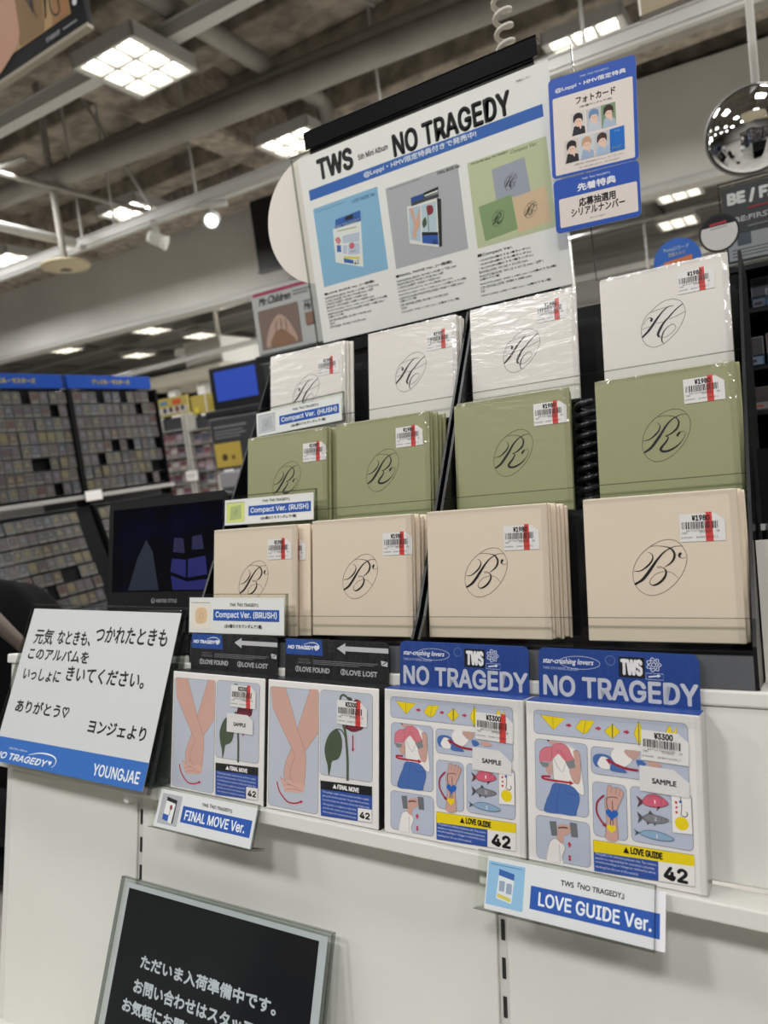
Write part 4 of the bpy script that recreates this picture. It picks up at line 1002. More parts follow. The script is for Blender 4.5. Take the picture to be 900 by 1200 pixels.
# ================================================================ MAGAZINE RACKS, TV, NOTICE BOARD (behind the stand, left)
def mag_rack(x0, x1, y, top, label, hdr, seed, glabel):
    rr = random.Random(seed)
    t = thing('magazine_rack', label, 'rack', T(x0, y, 0))
    w = x1 - x0
    me = Mesh(); me.box(0, w, .02, .08, 0, H + top, mat('#3b3c3f', .6)); me.build('back_panel', t)
    for x in (0, w - .02):
        me = Mesh(); me.box(x, x + .02, -.1, .04, 0, H + top + .02, mat('#b9b8b2', .5)); me.build('upright', t)
    for k in range(7):
        me = Mesh(); me.box(.02, w - .02, -.1, .03, H + top - .13 - k * .125, H + top - .12 - k * .125, mat('#8f8f8a', .5)); me.build('shelf', t)
    me = Mesh(); me.box(.01, w - .01, 0, .02, H + top + .02, H + top + .19, mat('#a8994e', .6))
    me.art(hdr, -.001, .01, H + top + .02, 2e-4); me.build('header_board', t)
    for k in range(6):
        n = max(2, int((w - .06) / .1))
        for j in range(n):
            b = Mesh()
            b.box(-.045, .045, 0, .02, 0, .105, mat(rr.choice(('#9a8f8c', '#8a8d96', '#b5aeb0', '#a38f94', '#6f6a70', '#b8b6ae')), .5), .002)
            b.art([('R', rr.choice(('#6d3f48', '#b7a0a8', '#5a6278', '#c0bcb8', '#8a5a60')), -38, 30, 76, 45, 1), ('R', rr.choice(('#d6d2cc', '#c39aa2', '#52525c')), -38, 82, 76, 16, 1)], -.0005, 0, 0, 2e-4)
            o = b.build('magazine', None, T(x0 + .068 + j * (w - .1) / n, y - .05, H + top - .245 - k * .125 + .004) @ RX(-8))
            tag(o, glabel, 'magazine', glabel.replace('magazine', 'magazines'))
mag_rack(-5.26, -4.86, 5.0, .53, 'pale magazine rack with a yellow group photo header beyond the card racks',
         [('R', '#b9b6b0', 10, 20, 360, 60, 0), ('C', '#3a4150', 80, 55, 26), ('C', '#4a3038', 160, 58, 26), ('C', '#7a4048', 240, 55, 28), ('C', '#39404c', 310, 58, 24), ('R', '#4a7a9a', 30, 110, 90, 30, 3), ('R', '#c05038', 190, 100, 110, 45, 6)], 11, 'magazine on the rack under the yellow group photo header')
mag_rack(-4.84, -4.45, 5.0, .50, 'dark magazine rack with a plain yellow header left of the blue screen',
         [('R', '#b3a052', 20, 15, 170, 150, 0), ('C', '#d8c23c', 60, 40, 26), ('R', '#d9d5c8', 178, 0, 14, 168, 0), ('R', '#a3913e', 220, 30, 120, 90, 4)], 12, 'magazine on the rack under the plain yellow header')
me = Mesh(); me.box(-.07, .07, 0, .01, -.045, .045, WHITE, .004); me.art([('R', '#9a9a98', -50, 8, 100, 6, 0), ('R', '#9a9a98', -50, -8, 80, 6, 0)], -.0005, 0, 0, 2e-4)
tag(me.build('rack_tag', None, T(-4.82, 4.86, H - .03)), 'white tag hung on the post between the two magazine racks', 'tag')

t = thing('display_screen', 'screen showing plain blue on a black stand behind the tiered stand', 'screen', T(-2.78, 3.25, 0) @ RZ(3))
me = Mesh(); me.box(-.18, .22, 0, .06, H + .33, H + .585, mat('#101114', .4), .01); me.build('casing', t)
me = Mesh(); me.box(-.14, .155, -.003, .004, H + .385, H + .555, emit('blue_screen', '#2a55d0', .75, '#050608')); me.build('panel', t)
me = Mesh(); me.box(-.2, .3, -.06, .14, H + .29, H + .335, mat('#151517', .5), .01); me.box(-.12, .22, .04, .1, 0, H + .3, mat('#b9b8b2', .5)); me.build('stand', t)
t = thing('notice_board', 'dark notice board with a yellow picture under the blue screen', 'notice', T(-2.9, 3.12, 0) @ RZ(3))
me = Mesh(); me.box(0, .36, 0, .012, H - .01, H + .28, mat('#6f7072', .35), .003); me.art([('R', '#38393b', 8, 6, 345, 278, 2), ('R', '#b8a04a', 14, 15, 185, 135, 0), ('C', '#54402c', 80, 70, 20), ('C', '#7a6438', 140, 66, 14), ('R', '#77787a', 30, 235, 230, 12, 0), ('R', '#77787a', 30, 212, 200, 8, 0), ('R', '#77787a', 30, 195, 220, 8, 0), ('R', '#77787a', 30, 178, 180, 8, 0)], -.001, 0, H - .01, 2e-4); me.build('board', t)
me = Mesh(); me.box(-.02, .3, .02, .085, 0, H - .03, mat('#bdbbb4', .5), .01); me.build('pedestal', t)
me = Mesh(); me.box(.1, .42, -.12, .0, 0, H - .1, DARKGREY, .03); me.box(.12, .3, -.125, -.02, H - .11, H - .02, mat('#8c8c90', .5), .01)
tag(me.build('leaflet_bin', None, T(-2.9, 3.12, 0) @ RZ(3)), 'grey leaflet bin at the foot of the notice board', 'bin')

# ================================================================ POSTERS AND SIGNS IN THE BACKGROUND
# signed poster, top left
t = thing('signed_poster', 'framed portrait poster with a black scrawled autograph at the top left corner', 'poster', T(-2.37, 2.2, H + 1.845) @ RY(-1.5))
me = Mesh(); me.box(-1.0, .0, 0, .03, 0, 1.2, mat('#0d0e11', .6, 0, 0, .15), .004); me.build('frame', t)
me = Mesh(); me.box(-1.0, .0, -.001, .031, -.014, .002, mat('#8f8878', .5)); me.build('bottom_edge', t)
A = [('R', '#a88a5c', -900, 70, 820, 1100, 0), ('P', '#c8b48c', [(-350, 300), (-90, 260), (-90, 700), (-350, 700)]), ('P', '#7d5e34', [(-420, 75), (-250, 75), (-220, 260), (-420, 300)]), ('B', '#b98d74', [(-900, 70), (-470, 70), (-400, 250), (-430, 700), (-600, 1000), (-900, 1100)]),
     ('B', '#9a5a52', [(-690, 180), (-580, 200), (-530, 235), (-580, 265), (-690, 260)]), ('B', '#d9a890', [(-900, 300), (-600, 330), (-520, 600), (-650, 900), (-900, 900)]), ('B', '#2f2520', [(-720, 520), (-600, 540), (-560, 560), (-600, 590), (-720, 580)]), ('P', '#94683a', [(-200, 75), (-85, 75), (-85, 260), (-150, 240)]),
     ('V', '#17130f', [8, 14, 6, 10, 6], [(-330, 380), (-300, 170), (-290, 330), (-240, 360), (-220, 190), (-230, 120), (-170, 330), (-190, 130), (-140, 110), (-150, 250), (-120, 210), (-90, 190)]), ('V', '#17130f', [8, 10, 5], [(-380, 300), (-340, 330), (-300, 260), (-330, 240), (-280, 140)]),
     ('T', 'STARDUST', '#b9bac0', -250, 22, 90, 18, 2, 'i'), ('R', '#8a8b90', -140, 28, 90, 6, 0), ('C', '#cfd0d4', -45, 200, 14), ('C', '#cfd0d4', -45, 150, 14), ('C', '#cfd0d4', -45, 100, 14)]
me = Mesh(); me.art(A, -.001, 0, 0, 2e-4); me.build('printed_portrait', t)
for x in (-.85, -.12):
    me = Mesh(); me.tube([(x, .015, 1.19), (x, .015, 2.45)], .003, GREY, 6); me.build('hanging_wire', t)

# beige hanging sign, top right
t = thing('hanging_sign', 'beige sign board hung at the top edge, only its lower corner showing', 'sign', T(-.268, 2.0, H + .957) @ RY(-1))
me = Mesh(); me.box(0, .6, 0, .012, 0, .3, mat('#a5987c', .6), .002); me.build('board', t)
me = Mesh(); me.box(-.006, 0, -.001, .013, -.004, .3, mat('#e3e0d6', .5)); me.box(-.006, .6, -.001, .013, -.006, 0, mat('#5d564a', .5)); me.build('edging', t)
for x in (.05, .55):
    me = Mesh(); me.tube([(x, .006, .29), (x, .006, 3.1)], .003, GREY, 6); me.build('hanging_wire', t)

# poster with a pink strip, behind the white disc
t = thing('poster_stand', 'grey-white poster with a pink top strip and a picture of hands, behind the big notice', 'poster', T(-1.585, 2.0, 0) @ RZ(0))
me = Mesh(); me.box(0, .42, 0, .006, H + .365, H + .575, mat('#b9babb', .4), .002)
me.art([('R', '#a23a5c', 8, 193, 275, 10, 0), ('T', 'Mr.Children', '#34363a', 30, 160, 135, 26, 1.0, '', .35), ('R', '#77767a', 175, 178, 70, 4, 0), ('R', '#77767a', 175, 168, 60, 4, 0), ('R', '#7d6a64', 20, 14, 168, 130, 0), ('B', '#b59a8c', [(40, 20), (60, 80), (95, 115), (120, 115), (150, 80), (170, 20), (105, 30)]), ('B', '#8a6a54', [(60, 18), (80, 60), (110, 70), (140, 50), (160, 18)]),
        ('V', '#5d4a44', [2, 4, 2], [(85, 60), (90, 85), (97, 100)]), ('V', '#5d4a44', [2, 4, 2], [(110, 62), (112, 88), (112, 104)]), ('V', '#5d4a44', [2, 4, 2], [(130, 58), (132, 82), (128, 98)]), ('T', 'Mr.', '#3a3b40', 212, 110, 32, 24, .8, '', .3), ('R', '#86685a', 212, 62, 34, 40, 0), ('R', '#77767a', 212, 138, 40, 3, 0)], -.001, 0, H + .365, 1.5e-4)
me.build('poster_sheet', t)
me = Mesh(); me.box(-.012, .432, -.006, .0, H + .36, H + .585, ACRYL); me.build('acrylic_cover', t)
me = Mesh(); me.box(-.01, .43, -.012, .03, H + .335, H + .362, BLACK, .004); me.box(.17, .25, .01, .04, .03, H + .4, BLACK_MATT); me.lathe([(0, 0.03), (.19, .028), (.2, .0), (0, 0)], BLACK_MATT, 28, T(.21, .03, 0)); me.build('stand', t)

# convex mirror on its pole
t = thing('convex_mirror', 'round convex security mirror hanging on a pole at the right edge', 'mirror', T(-.07, 2.55, H + .79))
MIRROR = mat('#c9ccce', .03, 1.0)
me = Mesh(); me.lathe([(0, .075), (.03, .072), (.06, .062), (.09, .044), (.112, .022), (.124, 0), (.124, -.006)], MIRROR, 40, RX(90) @ RX(0)); me.build('mirror_dome', t)
me = Mesh(); me.lathe([(.124, .004), (.13, -.002), (.126, -.012), (0, -.014)], mat('#5d5d5c', .5), 40, RX(90)); me.build('rim', t)
me = Mesh(); me.tube([(.02, .02, .05), (.02, .02, 3.2)], .011, mat('#bdbbb5', .4)); me.build('pole', t)

# dark artist board at right edge
t = thing('artist_board', 'dark poster in an acrylic sleeve with white block capitals at the right edge', 'poster', T(-.103, 1.6, H + .262))
me = Mesh(); me.box(0, .42, 0, .004, 0, .142, mat('#35363b', .45), .001)
me.art([('T', 'BE / FIRST', '#d9d9d8', 8, 105, 130, 26, 4.0, 'i'), ('R', '#8a2f34', 42, 94, 70, 4, 0), ('T', '『BE:FIRST ALL』', '#c9c9ca', 10, 73, 118, 13, .8, ''), ('R', '#7a7b80', 40, 62, 90, 3, 0), ('R', '#9a9ba0', 4, 4, 120, 48, 0), ('R', '#4c5560', 20, 30, 24, 22, 0), ('R', '#55565a', 10, 22, 100, 2, 0), ('R', '#55565a', 10, 16, 90, 2, 0), ('R', '#55565a', 10, 10, 95, 2, 0)], -.0006, 0, 0, 6e-5)
me.build('poster_sheet', t)
me = Mesh(); me.box(-.006, .43, -.004, -.0015, -.006, .15, ACRYL); me.box(-.006, .43, -.004, .006, .148, .152, EDGE); me.box(-.006, -.003, -.004, .006, -.006, .15, EDGE); me.build('acrylic_sleeve', t)
me = Mesh(); me.box(-.006, .43, -.02, .05, -.012, -.006, EDGE); me.build('foot', t)
t = thing('round_tag', 'round white tag with a thick black rim clipped before the dark poster', 'tag', T(-.106, 1.5, H + .305) @ RY(-3))
me = Mesh(); me.prism([(.034 * math.cos(a * math.pi / 20), .034 * math.sin(a * math.pi / 20)) for a in range(40)], 0, .0015, mat('#17181b', .5)); me.art([('C', '#c9c7c4', 0, 0, 30.5), ('P', '#17181b', [(30.5 * math.cos(R(a)), 30.5 * math.sin(R(a))) for a in range(22, 159, 6)]), ('R', '#a83040', -14, 14.5, 28, 4, 0), ('R', '#77777a', -14, 8, 28, 1.4, 0)], -.0004, 0, 0, 5e-5); me.build('disc', t)
me = Mesh(); me.tube([(0, .004, -.02), (0, .004, -.055), (0, .09, -.055)], .0012, EDGE, 6); me.build('clip_stem', t)
t = thing('round_card', 'round blue card on a stem peeking out over the right-hand top envelope', 'sign', T(-.18, 1.5, H + .272))
me = Mesh(); me.prism([(.042 * math.cos(a * math.pi / 20), .042 * math.sin(a * math.pi / 20)) for a in range(40)], 0, .0015, mat('#2a62b8', .5)); me.art([('T', 'Ponta/Uカード', '#b9cbe6', -22, 20, 44, 8, .5, ''), ('T', '登録入会で', '#d5dcea', -15, 10, 30, 7.5, .5, ''), ('P', '#c9774a', [(-24, 2), (26, 7), (26, -3), (-24, -8)]), ('P', '#c9c7c4', [(-30, -10), (30, -6), (20, -28), (-20, -28)])], -.0004, 0, 0, 5e-5); me.build('disc', t)
me = Mesh(); me.tube([(0, .002, -.03), (0, .002, -.075)], .0025, EDGE, 8); me.box(-.02, .02, -.02, .02, -.078, -.074, EDGE); me.build('stem', t)

# CD shelf on the right
t = thing('disc_shelf', 'black shelf unit with clear-cased discs at the right edge', 'shelf', T(-.093, 1.47, 0))
me = Mesh(); me.box(0, .012, 0, .25, 0, H + .235, BLACK_MATT); me.build('side_panel', t)
me = Mesh(); me.box(.012, .6, .235, .25, 0, H + .235, BLACK_MATT); me.build('back_panel', t)
LEV = (.197, .137, .027, -.065, -.165, -.285)
for i, z in enumerate((.225, .15, .05, -.03, -.115, -.2)):
    me = Mesh(); me.box(.0, .6, -.004, .236, H + z, H + z + .008, mat('#1d1e20', .3)); me.build('shelf_board', t)
    if i in (1, 2):
        me = Mesh(); me.box(.012, .6, -.006, -.003, H + z + .006, H + z + .026, clear('bluish_lip', '#b9c8d8', .1, 1.5)); me.build('clear_lip', t)
me = Mesh(); me.box(.0, .6, .0, .25, 0, H - .28, BLACK_MATT); me.build('base_cabinet', t)
for (x, z, w, h, c1, c2, lb) in ((.03, .158, .03, .055, '#3c3d42', '#b9b8b6', 'dark disc case on the top shelf of the right-hand unit'),
                                 (.053, .158, .03, .03, '#45484c', '#c9c9c6', 'small white-bordered case before the dark one on the top shelf'),
                                 (.015, .058, .028, .052, '#4a4648', '#d9d8d5', 'disc case with a white lower band on the middle shelf, left one'),
                                 (.047, .058, .028, .055, '#6d4440', '#d9d8d5', 'reddish disc case with a white lower band on the middle shelf, right one'),
                                 (.018, -.022, .032, .042, '#4b4442', '#8c8c8c', 'grey-framed case with an orange figure on the lower shelf')):
    b = Mesh(); b.box(0, w, 0, .012, 0, h, mat('#77797b', .15), .001)
    k = 1000
    b.art([('R', c1, 2, 2, w * k - 4, h * k - 4, 1), ('R', c2, 2, 2, w * k - 4, h * k * .28, 0), ('R', '#a8503c', 4, h * k * .12, w * k * .4, h * k * .1, 0)], -.0004, 0, 0, 6e-5)
    tag(b.build('disc_case', None, T(-.093 + x, 1.475 if lb.startswith('small') else 1.5, H + z) @ RX(-4)), lb, 'disc')
for i, (x, z) in enumerate(((.02, -.095), (.06, -.095))):
    b = Mesh(); b.box(0, .035, 0, .1, 0, .006, mat('#5a5c5e', .2), .001); tag(b.build('disc_tray', None, T(-.093 + x, 1.49, H - .107 + .0005)), 'thin clear tray lying on the low shelf, %s one' % ('outer', 'inner')[i], 'tray')
# shelves behind the photographer that the mirror reflects
for k, (x, y, lb) in enumerate(((-2.0, -1.45, 'left'), (-.1, -1.45, 'middle'), (1.8, -1.45, 'right'))):
    t = thing('media_shelf', 'black media shelf reflected in the convex mirror, %s one of three' % lb, 'shelf', T(x, y, 0))
    me = Mesh(); me.box(0, 1.8, -.3, -.28, 0, 2.0, BLACK_MATT); me.box(0, .03, -.3, 0, 0, 2.0, BLACK_MATT); me.box(1.77, 1.8, -.3, 0, 0, 2.0, BLACK_MATT)
    for j in range(7):
        me.box(0, 1.8, -.3, 0, .1 + j * .3, .12 + j * .3, BLACK_MATT)
    me.build('carcass', t)
    me = Mesh(); rr = random.Random(k)
    for j in range(6):
        xx = .04
        while xx < 1.7:
            w = rr.uniform(.03, .13)
            me.box(xx, xx + w * .92, -.27, -.05, .12 + j * .3, .12 + j * .3 + rr.uniform(.14, .24), mat(rr.choice(('#5c5f68', '#a9a6a2', '#7a4a50', '#c9c6c0', '#3c4a60', '#8a7d6a', '#4a4448')), .4))
            xx += w
    o = me.build('discs', t); o['kind'] = 'stuff'
# ================================================================ THE LEANING SALES GONDOLA
t = thing('sales_gondola', 'white leaning sales gondola with a shallow shelf, slotted posts and lower deck', 'gondola', FR)
PX = ((-1.022, -.757), (-.747, -.2745), (-.2645, .21), (.22, .70))
for a, b in PX:
    me = Mesh(); me.box(a, b, .659, .672, -.6, -.2515, WHITE_METAL, .0015); me.build('lower_panel', t)
    me = Mesh(); me.box(a, b, .659, .672, -.2365, -.0875, WHITE_METAL, .0015); me.build('upper_panel', t)
for x in (-.752, -.2695, .215):
    me = Mesh(); me.box(x - .0052, x + .0052, .662, .675, -.6, -.09, mat('#c9c9c4', .35, 0))
    for k in range(10):
        me.box(x - .0017, x + .0017, .6612, .664, -.59 + k * .0335, -.572 + k * .0335, mat('#1a1b1e', .7))
    me.build('slotted_post', t)
me = Mesh(); me.box(-1.04, .7, .656, 1.2, -.098, -.085, WHITE_METAL, .002); me.build('ledge', t)
me = Mesh(); me.box(-1.04, .7, .35, .662, -.62, -.597, WHITE_METAL, .002); me.box(-1.04, .7, .646, .66, -.598, -.588, WHITE_METAL, .002); me.build('lower_deck', t)
me = Mesh(); me.box(-1.035, -1.022, .66, 1.18, -.6, -.098, mat('#cfcfc9', .45), .002); me.build('end_panel', t)
me = Mesh(); me.box(-1.03, .69, .68, 1.17, -1.28, -.6, mat('#c6c6c0', .5)); me.box(-1.03, .69, .38, .68, -1.2, -.62, mat('#c6c6c0', .5)); me.build('plinth', t)
me = Mesh(); me.box(-.70, 1.05, -.008, .03, -.0145, 0, WHITE_METAL, .0015); o = me.build('shelf', t); o.matrix_parent_inverse = Matrix(); o.matrix_world = SH
for x in (-.4, .075):
    me = Mesh(); me.box(x - .004, x + .004, .005, .029, -.03, -.012, WHITE_METAL); o = me.build('bracket', t); o.matrix_world = SH

# ---------------------------------------------------------------- tiered black stands
TIER = ((.655, -.0535, .661), (.722, .0742, .724), (.785, .2072, .786))
def make_stand(x0, x1, label):
    t = thing('tiered_stand', label, 'stand', G(x0, 0, 0), None)
    w = x1 - x0
    prof = [(.661, -.0845), (.659, -.05), (.672, -.028), (.826, .352), (.905, .352), (.93, -.0845)]
    for x in (0, w - .003):
        me = Mesh(); me.prism(prof, x, x + .003, BLACK, 'x', BLACK); me.build('side_panel', t)
    for k, (b, u, lb) in enumerate(TIER):
        me = Mesh(); me.box(.003, w - .003, b + .004, b + .075, u - .003, u, BLACK_GLOSS); me.build('tier_floor', t)
        me = Mesh(); me.box(.003, w - .003, b + .072, b + .075, u, u + .131, BLACK_GLOSS); me.build('tier_back', t)
        lip = Mesh(); lip.box(.001, w - .001, lb, lb + .002, u - .0105, u + .0258, ACRYL); lip.box(.001, w - .001, lb - .0002, lb + .0022, u + .0257, u + .0265, EDGE); lip.build('front_lip', t)
    me = Mesh(); me.box(.003, w - .003, .6595, .662, -.0845, -.056, mat('#5b5d60', .12), .0005); me.box(.003, w - .003, .659, .663, -.057, -.0545, BLACK_GLOSS); me.build('base_front', t)
    return t
make_stand(-.672, -.356, 'left black tiered display stand with clear lips and white name cards')
make_stand(-.351, -.0435, 'right black tiered display stand with clear lips and no name cards')

# ---------------------------------------------------------------- envelopes
def sticker_mesh(price, red=True, w=36, h=24, redx=20.5):
    me = Mesh()
    me.flat([(0, 0), (w, 0), (w, h - 6), (w - 7.5, h), (0, h)], mat('#e9e8e6', .4), 0, 0, 0)
    A = [('T', '¥' + price, '#17181a', 10, 17.6, 14.5, 5.2, .7, 'i')]
    rr = random.Random(price)
    x = 1.6
    while x < 30:
        q = rr.choice((.35, .5, .8, 1.1)); A.append(('R', '#232427', x, 10.8, q, 6.2, 0)); x += q + rr.choice((.35, .45, .8))
    A += [('T', '4571675464392', '#3a3b3e', 5, 8.5, 21, 1.8, .1, 'i'), ('T', 'TWS', '#3a3b3e', 1.5, 6.6, 4, 1.7, .1, 'i'), ('T', '5TH MINI', '#3a3b3e', 16, 7.0, 9, 1.7, .1, 'i'), ('T', 'CD', '#3a3b3e', 29, 7.6, 2.6, 1.7, .1, 'i'),
          ('T', 'K-POP/1980', '#3a3b3e', 1.2, 2.8, 8.5, 1.5, .1, 'i'), ('T', '26 MAY 100 001 1', '#3a3b3e', 13, 2.9, 17, 1.5, .1, 'i')]
    if red:
        A.insert(0, ('P', '#d8433f', [(redx, 0), (redx + 6, -.2), (redx + 5.6, h + .8), (redx + 1, h + 1.0), (redx - .3, h * .5)]))
    me.art(A, 0, 0, 0, 6e-6)
    return me
STK = {}
def sticker(price, parent, x, y, z, red=True, rot=0, redx=20.5):
    k = (price, red, redx)
    if k not in STK:
        o = sticker_mesh(price, red, redx=redx).build('price_sticker', parent); STK[k] = o
    else:
        o = STK[k].copy(); COL.objects.link(o); o.parent = parent
    o.matrix_local = T(x / 1000, y, z / 1000) @ RY(rot)
    o['label'] = 'white price sticker with a barcode' + (' and a red stripe' if red else '')
    return o
EMB = {}
FILMS = {}
def film(parent, w, d, h):
    k = (w, d, h)
    if k not in FILMS:
        me = Mesh(); me.box(-.0006, w + .0006, -.0009, -.0008, -.0004, h + .0006, FILM); me.box(w - .006, w + .0006, -.0011, -.00105, -.0004, h + .0006, CRINKLE); me.box(0, w - .006, -.0011, -.00105, h - .004, h + .0006, CRINKLE); FILMS[k] = me.build('shrink_wrap', parent)
    else:
        o = FILMS[k].copy(); COL.objects.link(o); o.parent = parent
BODY = {}
ECOL = {'H': ('#e9e5de', 'cream'), 'R': ('#a0a27b', 'sage green'), 'B': ('#e4d5c0', 'beige')}
ROWN = {'H': 'top', 'R': 'middle', 'B': 'bottom'}
COLN = ('leftmost', 'second', 'third', 'rightmost')
def env_body(kind):
    if kind not in BODY:
        c = ECOL[kind][0]
        card = noisy('card_' + kind, c, c, 300, .55, .05, 3, .0005)
        me = Mesh(); me.box(0, .13, 0, .0036, 0, .13, card, .0009)
        me.box(.004, .126, .0012, .0024, .1296, .1303, mat('#f1efe9', .6))      # the sheets inside the pocket
        BODY[kind] = me
    return BODY[kind]
BMESH = {}
def envelope(kind, x, b, u, label, group=None, ry=0.0, rx=0.0, rz=0.0):
    if kind not in BMESH:
        o = env_body(kind).build('envelope'); BMESH[kind] = o.data
    else:
        o = bpy.data.objects.new('envelope', BMESH[kind]); COL.objects.link(o)
    o.matrix_world = G(x, b, u) @ RZ(rz) @ RX(rx) @ RY(ry)
    return tag(o, label, 'envelope', group)
def front_env(kind, col, x, b, u, sx, sz, ry=0.0, red=20.5, rx=0.0):
    c = ECOL[kind][1]
    o = envelope(kind, x, b, u, '%s envelope with scrolled %s emblem, front of %s %s-row stack' % (c, kind, COLN[col], ROWN[kind]), None, ry, rx)
    if kind not in EMB:
        me = Mesh(); me.art(ART[kind], -.0002, 0, 0, 6e-6); EMB[kind] = me.build('emblem_print', o)
    else:
        p = EMB[kind].copy(); COL.objects.link(p); p.parent = o
    sticker('1980', o, sx, -.0005, sz, True, 0, red)
    film(o, .13, .0036, .13)
    return o
def stack(kind, col, x, b, u, sx, sz, offs, ry=0.0, red=20.5):
    front_env(kind, col, x, b, u, sx, sz, ry, red)
    c = ECOL[kind][1]
    for i, (dx, db, du) in enumerate(offs):
        o = envelope(kind, x + dx, b + .0042 + db + i * .0042, u + du, '%s envelope tucked behind the front one of %s %s-row stack' % (c, COLN[col], ROWN[kind]),
                     '%s envelopes behind the front of the %s stack' % (c, COLN[col]) if len(offs) > 1 else None, ry + (i % 3 - 1) * .25)
        if (kind, col) == ('B', 0) and i == 0:
            sticker('1980', o, 88, -.0005, 88)
Q = lambda n, dx=0.0, g=0.0008: [(dx * (i + 1) / n + (.0006 if i % 2 else -.0004), g * i, (.0009 if i % 2 else 0.0)) for i in range(n)]
stack('B', 0, -.716 * .905, .677, -.0515, 87, 90, [(.014, .004, 0.0)] + [(q[0], q[1] + .0085, q[2]) for q in Q(3, .022, .003)])
stack('B', 1, -.4955, .677, -.0495, 95, 87, Q(4, .005, .0035))
stack('B', 2, -.3467, .677, -.0490, 85, 86, Q(5, .010, .003))
stack('B', 3, -.1815, .674, -.0490, 83.5, 86.5, Q(4, .004, .003))
stack('R', 0, -.6465, .738, .0765, 93, 88, Q(3, .010, .003))
stack('R', 1, -.5020, .738, .0765, 85.5, 91, Q(4, .008, .003))
stack('R', 2, -.3390, .742, .0800, 91, 92.5, [(-.006, .003, 0.0)] + [(q[0], q[1] + .0065, q[2]) for q in Q(2, -.006, .003)])
stack('R', 3, -.1808, .737, .0790, 84.5, 94.5, Q(2, .003))
stack('H', 0, -.6600, .802, .2105, 84, 87, Q(2, .006))
stack('H', 1, -.4935, .803, .2120, 88, 90, Q(3, .003))
stack('H', 2, -.3420, .797, .2105, 83.5, 96, Q(3, -.004), 0, 21.5)
stack('H', 3, -.1846, .800, .2125, 80.5, 94.5, Q(3, -.003), 0, 21)

# ---------------------------------------------------------------- name cards on the tiers
def mini_env(c, em):
    k = 0.12
    return [('P', c, [(4, 5), (23, 8), (22, 27), (5, 25)]), ('O', '#444', .25, [(14 + 3 * math.cos(a) + 1.2 * math.sin(a), 16 + 4 * math.sin(a)) for a in [i * math.pi / 5 for i in range(10)]]), ('L', '#333', .4, [(12, 13), (14, 17), (16.5, 19)])]
def name_card(M, w, h, spec, label, cname='name_card'):
    t = thing('name_card_holder', label, 'label', M)
    me = Mesh(); me.box(0, w, 0, .0006, 0, h, mat('#ecebec', .5)); me.art(spec, -.0001, 0, 0, 1.2e-5); me.build('printed_card', t)
    me = Mesh(); me.box(-.001, w + .004, -.0022, -.0010, -.0015, h + .004, ACRYL); me.box(-.001, w + .004, -.0023, .0026, h + .0036, h + .0046, EDGE); me.box(-.001, w + .004, .001, .0022, -.0015, h + .004, ACRYL)
    me.box(-.001, w + .004, -.0022, .0022, -.0022, -.0013, EDGE); me.box(w + .0035, w + .0044, -.0022, .0022, -.0015, h + .004, EDGE)
    me.build('acrylic_holder', t)
    return t
def tier_spec(txt, bg, ec):
    return [('P', bg, [(3, 3.5), (34, 3.5), (34, 29), (3, 29)])] + ([('P', ec, [(9, 6), (29, 8), (28, 26), (10, 24)])]) + [('O', '#55544c', .3, [(19 + 3 * math.cos(a) + 1.2 * math.sin(a), 16 + 4 * math.sin(a)) for a in [i * math.pi / 6 for i in range(12)]]), ('L', '#44443e', .4, [(17, 13), (19, 17), (21, 19)]), ('R', '#55544c', 3, 29.3, 31, .5, 0),
            ('T', 'TWS『NO TRAGEDY』', '#38383a', 64, 26.2, 44, 4.4, .25, ''), ('R', '#2c59b3', 41, 10.5, 100, 12.6, 0), ('T', txt, '#f0f2f8', 44.5, 12.4, 93, 8.6, .5, 'i'), ('T', '(全6種のうちランダムで1種)', '#38383a', 61, 3.6, 58, 4.6, .25, '')]
name_card(G(-.6655, .7790, .2185) @ RY(-2), .145, .0335, tier_spec('Compact Ver. (HUSH)', '#c9cbd0', '#b9bbc2'), 'white name card with a grey picture clipped to the top tier of the left stand')
name_card(G(-.6675, .7172, .0885) @ RY(.3), .145, .0335, tier_spec('Compact Ver. (RUSH)', '#dbe389', '#b3c284'), 'white name card with a green picture clipped to the middle tier of the left stand')
name_card(G(-.6675, .6555, -.0475) @ RY(.6), .148, .0425, [(i[:3] + (i[3] + 3.5,) + i[4:]) if i[0] == 'R' else i for i in []] + [('P', '#efe6de', [(3, 4), (35, 4), (35, 36), (3, 36)]), ('B', '#e6c49e', [(12, 12), (28, 13), (28, 29), (12, 28)]), ('O', '#7a6a54', .3, [(20 + 2.6 * math.cos(a) + 1 * math.sin(a), 20 + 3.6 * math.sin(a)) for a in [i * math.pi / 6 for i in range(12)]]), ('R', '#55544c', 3, 36, 31, .6, 0),
          ('T', 'TWS『NO TRAGEDY』', '#38383a', 66, 31.5, 44, 5, .25, ''), ('R', '#2c59b3', 40, 15, 101, 13.4, 0), ('T', 'Compact Ver. (BRUSH)', '#f0f2f8', 43.5, 17, 94, 9.2, .5, 'i'), ('T', '(全6種のうちランダムで1種)', '#38383a', 58, 6, 58, 5.2, .25, '')],
          'white name card with pale orange picture on the bottom tier of the left stand')

